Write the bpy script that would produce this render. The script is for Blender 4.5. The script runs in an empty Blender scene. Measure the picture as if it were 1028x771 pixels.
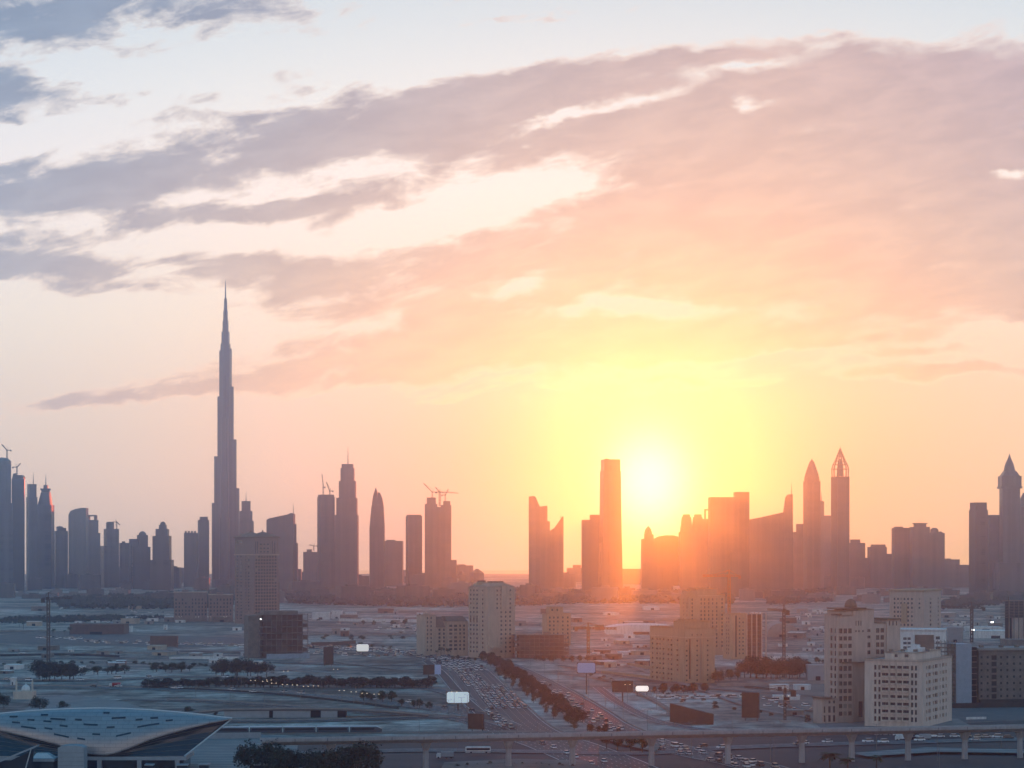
import bpy, math, random
from mathutils import Vector, Matrix
R = math.radians
S = bpy.context.scene
COL = S.collection
# ---------------------------------------------------------------- camera
F, H, Y0, CX = 2320.0, 101.0, 552.0, 514.0      # focal length in pixels, eye height (m), horizon row, centre column
cd = bpy.data.cameras.new('camera')
cam = bpy.data.objects.new('camera', cd); COL.objects.link(cam)
cd.sensor_width = 36; cd.lens = 36*F/1028; cd.shift_y = (Y0-385.5)/1028
cd.clip_start = 1; cd.clip_end = 90000
cam.location = (0, 0, H); cam.rotation_euler = (R(90), 0, 0)
S.camera = cam
# ---------------------------------------------------------------- sun direction
SUN_U, SUN_V = (652-CX)/F, (Y0-482)/F            # bearing and height of the sun over the skyline
SUN_AZ = math.atan(SUN_U); SUN_EL = math.atan(SUN_V*math.cos(SUN_AZ))
# ---------------------------------------------------------------- exposure and render settings
S.view_settings.view_transform = 'Standard'; S.view_settings.look = 'None'
S.view_settings.exposure = 0.0; S.view_settings.gamma = 1.0; S.view_settings.use_curve_mapping = False
S.render.engine = 'CYCLES'
S.cycles.use_denoising = True
try: S.cycles.denoiser = 'OPENIMAGEDENOISE'; S.cycles.denoising_input_passes = 'RGB_ALBEDO_NORMAL'
except Exception: pass
S.cycles.max_bounces = 6; S.cycles.diffuse_bounces = 2; S.cycles.glossy_bounces = 2; S.cycles.volume_bounces = 4
S.cycles.transmission_bounces = 2; S.cycles.transparent_max_bounces = 8
S.cycles.caustics_reflective = False; S.cycles.caustics_refractive = False
# ---------------------------------------------------------------- sky (world)
W = bpy.data.worlds.new('World'); S.world = W; W.use_nodes = True
W.cycles.sampling_method = 'NONE'
nt = W.node_tree; nt.nodes.clear()
def nd(t, **k):
    n = nt.nodes.new(t)
    for a, v in k.items(): setattr(n, a, v)
    return n
def put(sock, v):
    if hasattr(v, 'links') or hasattr(v, 'is_linked'): nt.links.new(v, sock)
    else: sock.default_value = v
def ma(op, a, b=0.0, c=0.0, clamp=False):
    n = nd('ShaderNodeMath', operation=op, use_clamp=clamp)
    put(n.inputs[0], a); put(n.inputs[1], b); put(n.inputs[2], c)
    return n.outputs[0]
def sstep(x, a, b):
    n = nd('ShaderNodeMapRange', interpolation_type='SMOOTHSTEP')
    put(n.inputs[0], x); n.inputs[1].default_value = a; n.inputs[2].default_value = b
    return n.outputs[0]
def mix(f, a, b, bt='MIX'):
    n = nd('ShaderNodeMix', data_type='RGBA', blend_type=bt); n.clamp_factor = True
    put(n.inputs[0], f)
    for i, v in ((6, a), (7, b)):
        put(n.inputs[i], v if not isinstance(v, tuple) else (*v, 1.0)[:4])
    return n.outputs[2]
def ramp(x, stops):
    n = nd('ShaderNodeValToRGB'); e = n.color_ramp.elements
    while len(e) < len(stops): e.new(0.5)
    for el, (p, c) in zip(e, stops): el.position = p; el.color = (*c, 1)
    put(n.inputs[0], x); return n.outputs[0]
tc = nd('ShaderNodeTexCoord'); sp = nd('ShaderNodeSeparateXYZ'); put(sp.inputs[0], tc.outputs['Generated'])
dx, dy, dz = sp.outputs
yc = ma('MAXIMUM', dy, 0.12)
u = ma('DIVIDE', dx, yc); v = ma('DIVIDE', dz, yc)        # tangent of bearing, tangent of elevation
# clear sky by elevation, cooler away from the sun's bearing
SKY = [(0, (.56, .60, .70)), (.05, (.66, .72, .76)), (.10, (.85, .90, .92)), (.155, (.97, .98, 1.06)), (.20, (.82, .92, 1.02)), (.235, (.68, .82, .95)),
       (.32, (.32, .45, .60)), (.60, (.06, .30, .60)), (1.0, (.035, .25, .55))]
sky = ramp(v, SKY)
cool = ma('MULTIPLY', sstep(u, -.06, -.26), .3)
sky = mix(cool, sky, (.78, .86, .98), 'MULTIPLY')
right = ma('MULTIPLY', sstep(u, .02, .16), sstep(v, .16, 0.0))
sky = mix(right, sky, (.76, .69, .48))
# distance to the sun
du = ma('SUBTRACT', u, SUN_U); dv = ma('SUBTRACT', v, SUN_V)
def rad(kx, ky):
    a = ma('DIVIDE', du, kx); b = ma('DIVIDE', dv, ky)
    return ma('SQRT', ma('ADD', ma('MULTIPLY', a, a), ma('MULTIPLY', b, b)))
def gauss(r): return ma('EXPONENT', ma('MULTIPLY', ma('MULTIPLY', r, r), -1.0))
rr = rad(1.0, 1.0)
peach = ma('MULTIPLY', gauss(rad(.115, .072)), .92)
sky = mix(peach, sky, (.26, .205, .30))
yel = gauss(rad(.078, .027))
sky = mix(ma('MULTIPLY', yel, .95), sky, (.22, .19, .24))
# ---- clouds
# streaky noise, rising to the right as the banks do
def cnoise(sx, sy, tilt, det, rough, seed, dist=0.0):
    cxv = ma('ADD', ma('MULTIPLY', u, sx), seed); cyv = ma('MULTIPLY', ma('SUBTRACT', v, ma('MULTIPLY', u, tilt)), sy)
    c = nd('ShaderNodeCombineXYZ'); put(c.inputs[0], cxv); put(c.inputs[1], cyv); c.inputs[2].default_value = seed*.37
    n = nd('ShaderNodeTexNoise'); n.inputs['Scale'].default_value = 1; n.inputs['Detail'].default_value = det
    n.inputs['Roughness'].default_value = rough; n.inputs['Distortion'].default_value = dist
    put(n.inputs['Vector'], c.outputs[0]); return n.outputs[0]
n1 = cnoise(21, 66, .19, 9, .60, 3.3, .45)
n3 = cnoise(34, 110, .16, 6, .62, 5.7, .3)
n2 = cnoise(75, 150, .12, 5, .68, 9.1)
CL = [ # bearing px-like centre x,y / radii / tilt (rise per run) / amount : written as photo columns and rows, turned into sky angles
    (40, 6, 280, 46, .10, 1.5), (5, 88, 46, 26, .0, .95), (180, 112, 40, 14, .2, .25),
    (60, 180, 120, 26, .10, .85), (250, 150, 190, 40, .16, .95), (430, 118, 170, 40, .16, 1.0), (620, 78, 190, 17, .16, .8), (240, 214, 170, 14, .10, 1.0), (40, 195, 120, 22, .05, .7), (330, 205, 110, 16, .15, .6),
    (40, 268, 170, 17, .02, 1.35), (10, 243, 70, 12, .0, .8), (222, 274, 48, 13, .0, .95), (104, 289, 46, 8, 0, .7), (100, 100, 90, 14, .1, .5), (15, 122, 40, 10, 0, .6),
    (360, 276, 120, 25, .04, .95), (560, 262, 190, 42, .10, 1.15), (620, 140, 150, 48, .12, 1.1), (760, 150, 220, 75, .18, 1.3), (930, 140, 230, 105, .05, 1.5), (760, 265, 300, 52, .02, 1.25), (960, 250, 200, 80, 0, 1.2),
    (330, 372, 270, 18, .07, .8), (470, 335, 190, 36, .10, .95), (130, 396, 190, 9, .06, .75), (640, 348, 230, 20, .02, 1.15), (960, 373, 120, 9, .0, 1.3), (1000, 318, 60, 8, 0, .9), (560, 392, 220, 13, .03, .42), (600, 10, 120, 12, .08, .38), (500, 22, 120, 6, .08, .3), (860, 352, 150, 6, 0, .8), (700, 380, 150, 6, 0, .5), (120, 425, 120, 7, 0, .25)]
HOLES = [(480, 212, 125, 27, .22, 1.15), (545, 186, 52, 15, .1, .6), (505, 290, 46, 9, .22, .95), (652, 309, 76, 7, .02, 1.1), (752, 105, 20, 9, .1, .9), (1016, 177, 26, 6, .0, 1.1),
         (810, 354, 80, 6, .05, .9), (1000, 334, 60, 20, -.1, .9), (560, 120, 60, 8, .25, .85), (640, 100, 55, 7, .25, .7), (215, 160, 30, 14, 0, .6), (255, 137, 22, 6, 0, .5), (300, 198, 70, 8, .1, .5), (850, 20, 130, 24, .0, .6), (740, 68, 60, 8, .1, .8), (600, 462, 500, 38, 0, .5)]
uv = nd('ShaderNodeCombineXYZ'); put(uv.inputs[0], u); put(uv.inputs[1], v); uv = uv.outputs[0]
wn = nd('ShaderNodeTexNoise'); wn.inputs['Scale'].default_value = 26; wn.inputs['Detail'].default_value = 5; wn.inputs['Roughness'].default_value = .62
wm = nd('ShaderNodeMapping'); wm.inputs['Scale'].default_value = (1, 1.9, 1); put(wm.inputs[0], uv); put(wn.inputs['Vector'], wm.outputs[0])
wa = nd('ShaderNodeVectorMath', operation='MULTIPLY_ADD'); put(wa.inputs[0], wn.outputs['Color']); wa.inputs[1].default_value = (.042, .017, 0); wa.inputs[2].default_value = (-.021, -.0085, 0)
wu = nd('ShaderNodeVectorMath', operation='ADD'); put(wu.inputs[0], uv); put(wu.inputs[1], wa.outputs[0]); uv = wu.outputs[0]
def blob(x, y, rx, ry, t, a):
    """soft ellipse on the sky: a spherical gradient, turned and stretched"""
    g = nd('ShaderNodeTexGradient', gradient_type='QUADRATIC_SPHERE'); mp = nd('ShaderNodeMapping', vector_type='TEXTURE')
    mp.inputs['Location'].default_value = ((x-CX)/F, (Y0-y)/F, 0); mp.inputs['Rotation'].default_value = (0, 0, math.atan(t))
    mp.inputs['Scale'].default_value = (2.2*rx/F, 2.2*ry/F, 1)
    put(mp.inputs[0], uv); put(g.inputs[0], mp.outputs[0]); return g.outputs['Fac'], a*1.12
dens = 0.0
for b in CL:
    g, a = blob(*b); dens = ma('MULTIPLY_ADD', g, a, dens)
dens = ma('MINIMUM', dens, 1.15)
for b in HOLES:
    g, a = blob(*b); dens = ma('MULTIPLY_ADD', g, -a, dens)
calm = ma('SUBTRACT', 1.0, ma('MULTIPLY', sstep(u, -.02, .10), .42))
nn = ma('MULTIPLY', calm, ma('ADD', ma('MULTIPLY', ma('SUBTRACT', n1, .5), 2.5), ma('MULTIPLY', ma('SUBTRACT', n2, .5), 1.0)))
# a broken cloud field everywhere else in the dome as well
front = sstep(dy, .15, .6)
field = ma('ADD', ma('MULTIPLY', dens, front), ma('MULTIPLY', ma('SUBTRACT', 1.0, front), .35))
d2 = ma('ADD', field, nn)
alpha = sstep(d2, .36, .64)
thick = sstep(d2, .44, 1.0)
ccol = ramp(ma('ADD', ma('MULTIPLY', u, 2.0), .5), [(0.05, (.24, .32, .47)), (.3, (.32, .345, .46)), (.52, (.43, .385, .45)), (.72, (.56, .43, .45)), (.95, (.47, .375, .45))])
top = sstep(v, .12, .24)
ccol = mix(ma('MULTIPLY', ma('MULTIPLY', top, sstep(u, 0, -.18)), .7), ccol, (.15, .26, .42))
warm = gauss(rad(.22, .108))
ccol = mix(ma('MULTIPLY', warm, .96), ccol, (.80, .66, .40))
edge = mix(.7, ccol, mix(.7, sky, (1.05, 1.0, .98)))
tex = sstep(n3, .32, .70)
ccol = mix(1.0, ccol, mix(tex, (.86, .87, .90), (1.10, 1.10, 1.09)), 'MULTIPLY')
cloud = mix(thick, edge, ccol)
low = gauss(rad(.085, .050)); cloud = mix(ma('MULTIPLY', low, .8), cloud, (.30, .26, .33))
alow = ma('MULTIPLY', alpha, .93)
sky = mix(alow, sky, cloud)
core = gauss(rad(.0165, .019)); halo = gauss(rad(.045, .042))
glow = nd('ShaderNodeVectorMath', operation='SCALE'); glow.inputs[0].default_value = (1.0, 1.0, 1.7); put(glow.inputs['Scale'], ma('ADD', core, ma('MULTIPLY', halo, .07)))
addv = nd('ShaderNodeVectorMath', operation='ADD'); put(addv.inputs[0], sky); put(addv.inputs[1], glow.outputs[0])
sky = addv.outputs[0]
# away from the sunset: blue above, unseen low band brightened to fill camera-facing walls
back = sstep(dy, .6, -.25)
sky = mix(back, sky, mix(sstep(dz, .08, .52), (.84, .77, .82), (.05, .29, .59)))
sky = mix(sstep(dz, -.01, -.12), sky, (.20, .19, .20))
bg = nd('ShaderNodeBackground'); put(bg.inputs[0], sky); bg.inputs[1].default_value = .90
nish = nd('ShaderNodeTexSky', sky_type='NISHITA'); nish.sun_disc = False
nish.sun_elevation = SUN_EL; nish.sun_rotation = SUN_AZ
nish.altitude = 100; nish.dust_density = 2.5
bgn = nd('ShaderNodeBackground'); put(bgn.inputs[0], nish.outputs[0]); bgn.inputs[1].default_value = 0.015
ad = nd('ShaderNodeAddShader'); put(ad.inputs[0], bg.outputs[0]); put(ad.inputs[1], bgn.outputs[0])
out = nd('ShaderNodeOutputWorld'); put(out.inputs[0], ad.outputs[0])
# ---------------------------------------------------------------- sun lamp
sl = bpy.data.lights.new('sun', 'SUN'); sl.energy = 0.46; sl.angle = R(0.5); sl.color = (1.0, .150, .006)
sun = bpy.data.objects.new('sun', sl); COL.objects.link(sun)
sd = Vector((math.sin(SUN_AZ)*math.cos(SUN_EL), math.cos(SUN_AZ)*math.cos(SUN_EL), math.sin(SUN_EL)))
sun.rotation_euler = (-sd).to_track_quat('-Z', 'Y').to_euler(); sun.location = (0, 0, 400)
# ---------------------------------------------------------------- haze: even air over the whole city
HAZE_DENS, HAZE_G, HAZE_COL = 10.0e-5, .938, (.30, .57, 1.0)
# ================================================================ helpers
def D_of(py, z=0.0): return F*(H-z)/(py-Y0)
def at(px, D, z=0.0): return Vector(((px-CX)/F*D, D, z))
def G(px, py, z=0.0): return at(px, D_of(py, z), z)
def z_at(py, D): return H-(py-Y0)*D/F
MATS = {}
def mat(name, col, rough=.8, metal=0.0, var=.25, scale=.2, emit=None, spec=.3, col2=None, bump=0.0, streak=1.0):
    m = bpy.data.materials.new(name); m.use_nodes = True; t = m.node_tree; b = t.nodes['Principled BSDF']
    b.inputs['Roughness'].default_value = rough; b.inputs['Metallic'].default_value = metal
    b.inputs['Specular IOR Level'].default_value = spec
    if var or col2:
        c = t.nodes.new('ShaderNodeTexCoord'); n = t.nodes.new('ShaderNodeTexNoise'); n.inputs['Scale'].default_value = scale; n.inputs['Detail'].default_value = 6
        n.inputs['Roughness'].default_value = .65
        mp = t.nodes.new('ShaderNodeMapping'); mp.inputs['Scale'].default_value = (1, 1, streak); t.links.new(c.outputs['Object'], mp.inputs[0]); t.links.new(mp.outputs[0], n.inputs['Vector'])
        r = t.nodes.new('ShaderNodeValToRGB'); e = r.color_ramp.elements
        e[0].position = .32; e[1].position = .68
        lo = col2 if col2 else tuple(x*(1-var) for x in col); hi = col if col2 else tuple(x*(1+var) for x in col)
        e[0].color = (*lo, 1); e[1].color = (*hi, 1)
        t.links.new(n.outputs[0], r.inputs[0]); t.links.new(r.outputs[0], b.inputs['Base Color'])
        if bump:
            bp = t.nodes.new('ShaderNodeBump'); bp.inputs['Strength'].default_value = bump; t.links.new(n.outputs[0], bp.inputs['Height']); t.links.new(bp.outputs[0], b.inputs['Normal'])
    else: b.inputs['Base Color'].default_value = (*col, 1)
    if emit: b.inputs['Emission Color'].default_value = (*emit[0], 1); b.inputs['Emission Strength'].default_value = emit[1]
    MATS[name] = m; return m
def tower_mat(name, col, glass, rough=.35, px=9.0, pz=8.0, vstr=.5, hstr=.35):
    """facade of a far tower: piers and floor bands of the stated size over glass, with uneven floors"""
    m = bpy.data.materials.new(name); m.use_nodes = True; t = m.node_tree; b = t.nodes['Principled BSDF']; L = t.links.new
    def M(op, a, bb=0.0):
        n = t.nodes.new('ShaderNodeMath'); n.operation = op
        for i, x in ((0, a), (1, bb)):
            if isinstance(x, (int, float)): n.inputs[i].default_value = x
            else: L(x, n.inputs[i])
        return n.outputs[0]
    c = t.nodes.new('ShaderNodeTexCoord'); s = t.nodes.new('ShaderNodeSeparateXYZ'); L(c.outputs['Object'], s.inputs[0])
    oi = t.nodes.new('ShaderNodeObjectInfo')
    h = M('ADD', M('MULTIPLY', s.outputs[0], .93), M('MULTIPLY', s.outputs[1], .77))
    def band(v, per, sc2):
        cb = t.nodes.new('ShaderNodeCombineXYZ'); L(M('DIVIDE', v, per), cb.inputs[0]); L(M('MULTIPLY', oi.outputs['Random'], 37.0), cb.inputs[1])
        n_ = t.nodes.new('ShaderNodeTexNoise'); n_.inputs['Scale'].default_value = 1.0; n_.inputs['Detail'].default_value = 3; n_.inputs['Roughness'].default_value = .7; L(cb.outputs[0], n_.inputs['Vector'])
        r_ = t.nodes.new('ShaderNodeMapRange'); L(n_.outputs[0], r_.inputs[0]); r_.inputs[1].default_value = .40; r_.inputs[2].default_value = .60; return r_.outputs[0]
    fv = band(h, px*1.5, 0); fh = band(s.outputs[2], pz*2.6, 0)
    n = t.nodes.new('ShaderNodeTexNoise'); n.inputs['Scale'].default_value = .045; n.inputs['Detail'].default_value = 4
    mp = t.nodes.new('ShaderNodeMapping'); mp.inputs['Scale'].default_value = (2.2, 2.2, .35); L(c.outputs['Object'], mp.inputs[0]); L(mp.outputs[0], n.inputs['Vector'])
    fl = M('LESS_THAN', M('FRACT', M('DIVIDE', s.outputs[2], 4.0)), .35)
    f = M('ADD', M('ADD', M('MULTIPLY', fv, vstr), M('MULTIPLY', fh, hstr*.6)), M('MULTIPLY', fl, .15)); f = M('MULTIPLY', f, M('MULTIPLY', n.outputs[0], 1.9))
    mx = t.nodes.new('ShaderNodeMix'); mx.data_type = 'RGBA'; L(f, mx.inputs[0]); mx.inputs[6].default_value = (*glass, 1); mx.inputs[7].default_value = (*col, 1)
    L(mx.outputs[2], b.inputs['Base Color'])
    ro = M('ADD', M('MULTIPLY', f, .45), rough); L(ro, b.inputs['Roughness'])
    MATS[name] = m; return m

class MB:
    def __init__(s): s.v = []; s.f = []; s.m = []
    def face(s, pts, m=0):
        i = len(s.v); s.v += [tuple(p) for p in pts]; s.f.append(tuple(range(i, i+len(pts)))); s.m.append(m)
    def idx(s, V, Fc, m=0):
        i = len(s.v); s.v += [tuple(p) for p in V]
        for f in Fc: s.f.append(tuple(i+k for k in f)); s.m.append(m)
    def box(s, x0, x1, y0, y1, z0, z1, m=0, M=None):
        V = [Vector((x, y, z)) for z in (z0, z1) for y in (y0, y1) for x in (x0, x1)]
        if M: V = [M @ p for p in V]
        s.idx(V, [(0, 2, 3, 1), (4, 5, 7, 6), (0, 1, 5, 4), (1, 3, 7, 5), (3, 2, 6, 7), (2, 0, 4, 6)], m)
    def loft(s, secs, m=0, cap=True):
        """secs: list of rings of equal length (lists of 3-vectors), bottom to top"""
        n = len(secs[0]); V = [p for r in secs for p in r]; Fc = []
        for k in range(len(secs)-1):
            for j in range(n): Fc.append((k*n+j, k*n+(j+1) % n, (k+1)*n+(j+1) % n, (k+1)*n+j))
        if cap: Fc.append(tuple(reversed(range(n)))); Fc.append(tuple((len(secs)-1)*n+j for j in range(n)))
        s.idx(V, Fc, m)
    def lathe(s, prof, n=16, c=(0, 0), m=0, ph=0.0, sy=1.0):
        s.loft([[(c[0]+r*math.cos(2*math.pi*j/n+ph), c[1]+r*sy*math.sin(2*math.pi*j/n+ph), z) for j in range(n)] for r, z in prof], m)
    def bar(s, p, q, r, n=4, m=0, r2=None):
        p, q = Vector(p), Vector(q); d = (q-p)
        if d.length < 1e-6: return
        d.normalize(); a = d.orthogonal().normalized(); b = d.cross(a); r2 = r if r2 is None else r2
        s.loft([[o+(a*math.cos(2*math.pi*(j+.5)/n)+b*math.sin(2*math.pi*(j+.5)/n))*rr for j in range(n)] for o, rr in ((p, r), (q, r2))], m)
    def prism_y(s, pts, y0, y1, m=0):
        """outline in x,z carried through a depth in y"""
        n = len(pts); V = [(x, y0, z) for x, z in pts]+[(x, y1, z) for x, z in pts]
        s.idx(V, [tuple(range(n)), tuple(reversed(range(n, 2*n)))]+[(j, j+n, (j+1) % n+n, (j+1) % n) for j in range(n)], m)
    def prism_z(s, pts, z0, z1, m=0):
        s.loft([[(x, y, z0) for x, y in pts], [(x, y, z1) for x, y in pts]], m)
    def lattice(s, p, q, w, step, r, m=0):
        """square lattice girder from p to q"""
        p, q = Vector(p), Vector(q); d = (q-p); Ln = d.length; d.normalize()
        a = d.cross(Vector((0, 0, 1))) if abs(d.z) < .9 else Vector((1, 0, 0)); a.normalize(); b = d.cross(a)
        C = [(a*i+b*j)*w/2 for i, j in ((-1, -1), (1, -1), (1, 1), (-1, 1))]
        for c in C: s.bar(p+c, q+c, r, 4, m)
        k = max(1, int(Ln/step))
        for i in range(k):
            o, e = p+d*(Ln*i/k), p+d*(Ln*(i+1)/k)
            for j in range(4):
                c0, c1 = C[j], C[(j+1) % 4]
                s.bar(o+(c0 if i % 2 else c1), e+(c1 if i % 2 else c0), r*.7, 3, m)
    def mesh(s, name, mats):
        me = bpy.data.meshes.new(name); me.from_pydata(s.v, [], s.f)
        for x in (mats if isinstance(mats, (list, tuple)) else [mats]): me.materials.append(MATS[x] if isinstance(x, str) else x)
        me.polygons.foreach_set('material_index', s.m); me.update(); return me
    def build(s, name, mats, parent=None, loc=None, rz=0.0, smooth=False):
        me = s.mesh(name, mats)
        if smooth: me.polygons.foreach_set('use_smooth', [True]*len(me.polygons))
        return link(name, me, parent, loc, rz)
def link(name, me, parent=None, loc=None, rz=0.0):
    o = bpy.data.objects.new(name, me); COL.objects.link(o)
    if parent: o.parent = parent
    if loc is not None: o.location = loc
    o.rotation_euler.z = rz
    return o
def tag(o, label=None, cat=None, group=None, kind=None):
    if label: o['label'] = label
    if cat: o['category'] = cat
    if group: o['group'] = group
    if kind: o['kind'] = kind
    return o
def thing(name, label, cat, loc=(0, 0, 0), rz=0.0, group=None):
    o = link(name, None, None, loc, rz); o.empty_display_size = 2
    return tag(o, label, cat, group)
def struct(name, mb, mats): return tag(mb.build(name, mats), kind='structure')
def poly_sheet(name, pts_px, z, m, kind='structure'):
    mb = MB(); mb.face([G(x, y)[:2]+(z,) if False else (G(x, y).x, G(x, y).y, z) for x, y in pts_px]); o = mb.build(name, m)
    # face up
    if o.data.polygons[0].normal.z < 0: o.data.flip_normals()
    o['kind'] = kind; return o
def spline(pts, n=8):
    P = [Vector(p) for p in pts]; P = [P[0]*2-P[1]]+P+[P[-1]*2-P[-2]]; o = []
    for i in range(1, len(P)-2):
        for k in range(n):
            t = k/n; a, b, c, d = P[i-1], P[i], P[i+1], P[i+2]
            o.append(.5*((2*b)+(c-a)*t+(2*a-5*b+4*c-d)*t*t+(3*b-a-3*c+d)*t**3))
    o.append(P[-2]); return o
class Path:
    def __init__(s, px, n=10):
        s.p = spline([G(*q) for q in px], n); s.L = [0.0]
        for a, b in zip(s.p, s.p[1:]): s.L.append(s.L[-1]+(b-a).length)
        s.len = s.L[-1]
    def at(s, d, off=0.0, z=0.0):
        d = min(max(d, 0), s.len-1e-3); i = 0
        while s.L[i+1] < d: i += 1
        t = (d-s.L[i])/(s.L[i+1]-s.L[i]); a, b = s.p[i], s.p[i+1]; dr = (b-a).normalized()
        q = a.lerp(b, t)+Vector((dr.y, -dr.x, 0))*off; q.z = z
        return q, math.atan2(dr.y, dr.x)
    def ribbon(s, mb, o0, o1, z, d0=0.0, d1=None, m=0, step=12.0):
        d1 = s.len if d1 is None else d1; k = max(1, int((d1-d0)/step)); pr = None
        for i in range(k+1):
            d = d0+(d1-d0)*i/k; a, b = s.at(d, o0, z)[0], s.at(d, o1, z)[0]
            if pr: mb.face([pr[0], a, b, pr[1]] if o0 < o1 else [pr[1], b, a, pr[0]], m)
            pr = (a, b)
    def wall(s, mb, off, z0, z1, th, d0=0.0, d1=None, m=0, step=12.0):
        d1 = s.len if d1 is None else d1; k = max(1, int((d1-d0)/step)); secs = []
        for i in range(k+1):
            d = d0+(d1-d0)*i/k; a, b = s.at(d, off-th/2)[0], s.at(d, off+th/2)[0]
            secs.append([(a.x, a.y, z0), (b.x, b.y, z0), (b.x, b.y, z1), (a.x, a.y, z1)])
        mb.loft(secs, m)
# ================================================================ materials
mat('sand', (.31, .29, .27), .95, var=.22, scale=.012); mat('concrete', (.30, .28, .26), .85, var=.18, scale=.15)
mat('asphalt', (.046, .043, .045), .75, var=.25, scale=.05); mat('asphalt_pale', (.12, .117, .115), .8, var=.25, scale=.04)
mat('paint_white', (.75, .75, .73), .7, var=0); mat('dirt', (.20, .17, .145), .95, var=.35, scale=.03); mat('paving', (.31, .295, .28), .8, var=.2, scale=.06)
mat('leaf', (.050, .062, .030), .7, var=.55, scale=.6); mat('leaf_dark', (.030, .038, .022), .7, var=.5, scale=.6); mat('bark', (.10, .075, .055), .9, var=.2); mat('leaf_dry', (.085, .075, .040), .75, var=.5, scale=.5)
mat('beige', (.46, .38, .30), .85, var=.17, scale=.5, streak=.14); mat('cream', (.55, .48, .40), .85, var=.17, scale=.5, streak=.14); mat('tan', (.38, .29, .20), .85, var=.17, scale=.5, streak=.14)
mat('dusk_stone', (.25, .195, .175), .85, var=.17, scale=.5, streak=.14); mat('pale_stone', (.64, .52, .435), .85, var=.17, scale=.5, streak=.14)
mat('rose_beige', (.48, .39, .33), .85, var=.17, scale=.5, streak=.14); mat('brown_wall', (.20, .145, .11), .85, var=.15); mat('raw_concrete', (.19, .165, .145), .9, var=.25, scale=.2)
mat('pane', (.022, .022, .026), .12, var=0, spec=.6); mat('pane_blind', (.24, .22, .19), .5, var=0); mat('pane_warm', (.3, .25, .18), .4, var=0, emit=((1.0, .72, .38), .55)); mat('asphalt_road', (.078, .073, .072), .7, var=.25, scale=.05); mat('pane_blue', (.03, .04, .05), .1, var=0, spec=.7); mat('dark_void', (.02, .019, .018), .9, var=0)
mat('white_wall', (.68, .68, .66), .75, var=.17, scale=.5, streak=.14); mat('steel', (.20, .19, .17), .5, metal=.4, var=.1); mat('crane_dark', (.10, .07, .05), .7, var=.1); mat('crane_orange', (.30, .14, .05), .6, var=.1)
mat('board_dark', (.085, .055, .042), .8, var=.2, scale=.3); mat('board_face', (.5, .56, .62), .5, var=0, emit=((.60, .80, .90), .5)); mat('board_white', (.7, .7, .7), .5, var=0, emit=((.90, .97, 1.0), .5)); mat('board_blue', (.26, .36, .55), .5, var=0, emit=((.40, .50, .80), .10))
mat('shell', (.36, .345, .335), .36, metal=.55, var=.08, scale=.4); mat('shell_edge', (.62, .62, .6), .4, metal=.3, var=0); mat('glass_wall', (.018, .024, .032), .15, var=.2, scale=.2, spec=.6)
mat('roof_blue', (.31, .335, .35), .6, var=.12, scale=.3); mat('viaduct_conc', (.36, .355, .355), .75, var=.17, scale=.5, streak=.14); mat('rail_dark', (.05, .048, .045), .8, var=.2)
mat('lamp', (.8, .8, .75), .5, var=0, emit=((1.0, .86, .62), 2.2)); mat('lamp_cool', (.8, .8, .8), .5, var=0, emit=((.85, .93, 1.0), 5.0))
mat('hoarding', (.30, .36, .42), .7, var=.12, scale=.3); mat('screen', (.7, .7, .7), .5, var=0, emit=((1.0, .95, .92), .8)); mat('red', (.38, .04, .03), .6, var=.1); mat('hoarding_brown', (.16, .105, .085), .85, var=.15, scale=.2)
mat('sea', (.02, .03, .04), .12, var=0); mat('tyre', (.02, .02, .02), .9, var=0); mat('car_glass', (.02, .022, .026), .08, var=0, spec=.6)
mat('headlight', (.8, .8, .8), .3, var=0); mat('tail_lamp', (.35, .02, .02), .4, var=0); mat('train_roof', (.55, .60, .64), .35, metal=.3, var=.05); mat('train_side', (.06, .08, .10), .3, var=.1)
tower_mat('tw_blue', (0.093, 0.105, 0.124), (0.022, 0.028, 0.037), .25, 9, 8); tower_mat('tw_conc', (0.124, 0.112, 0.105), (0.043, 0.040, 0.040), .5, 8, 7.5, .55, .45)
tower_mat('tw_dark', (0.062, 0.062, 0.068), (0.019, 0.020, 0.025), .25, 12, 9); tower_mat('tw_tan', (0.149, 0.124, 0.105), (0.056, 0.046, 0.037), .5, 7, 7.5, .5, .5); tower_mat('tw_pale', (0.205, 0.192, 0.186), (0.124, 0.124, 0.124), .5, 10, 9, .5, .5)
tower_mat('tw_burj', (0.074, 0.074, 0.084), (0.037, 0.040, 0.046), .22, 6, 26, .5, .12)
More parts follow.
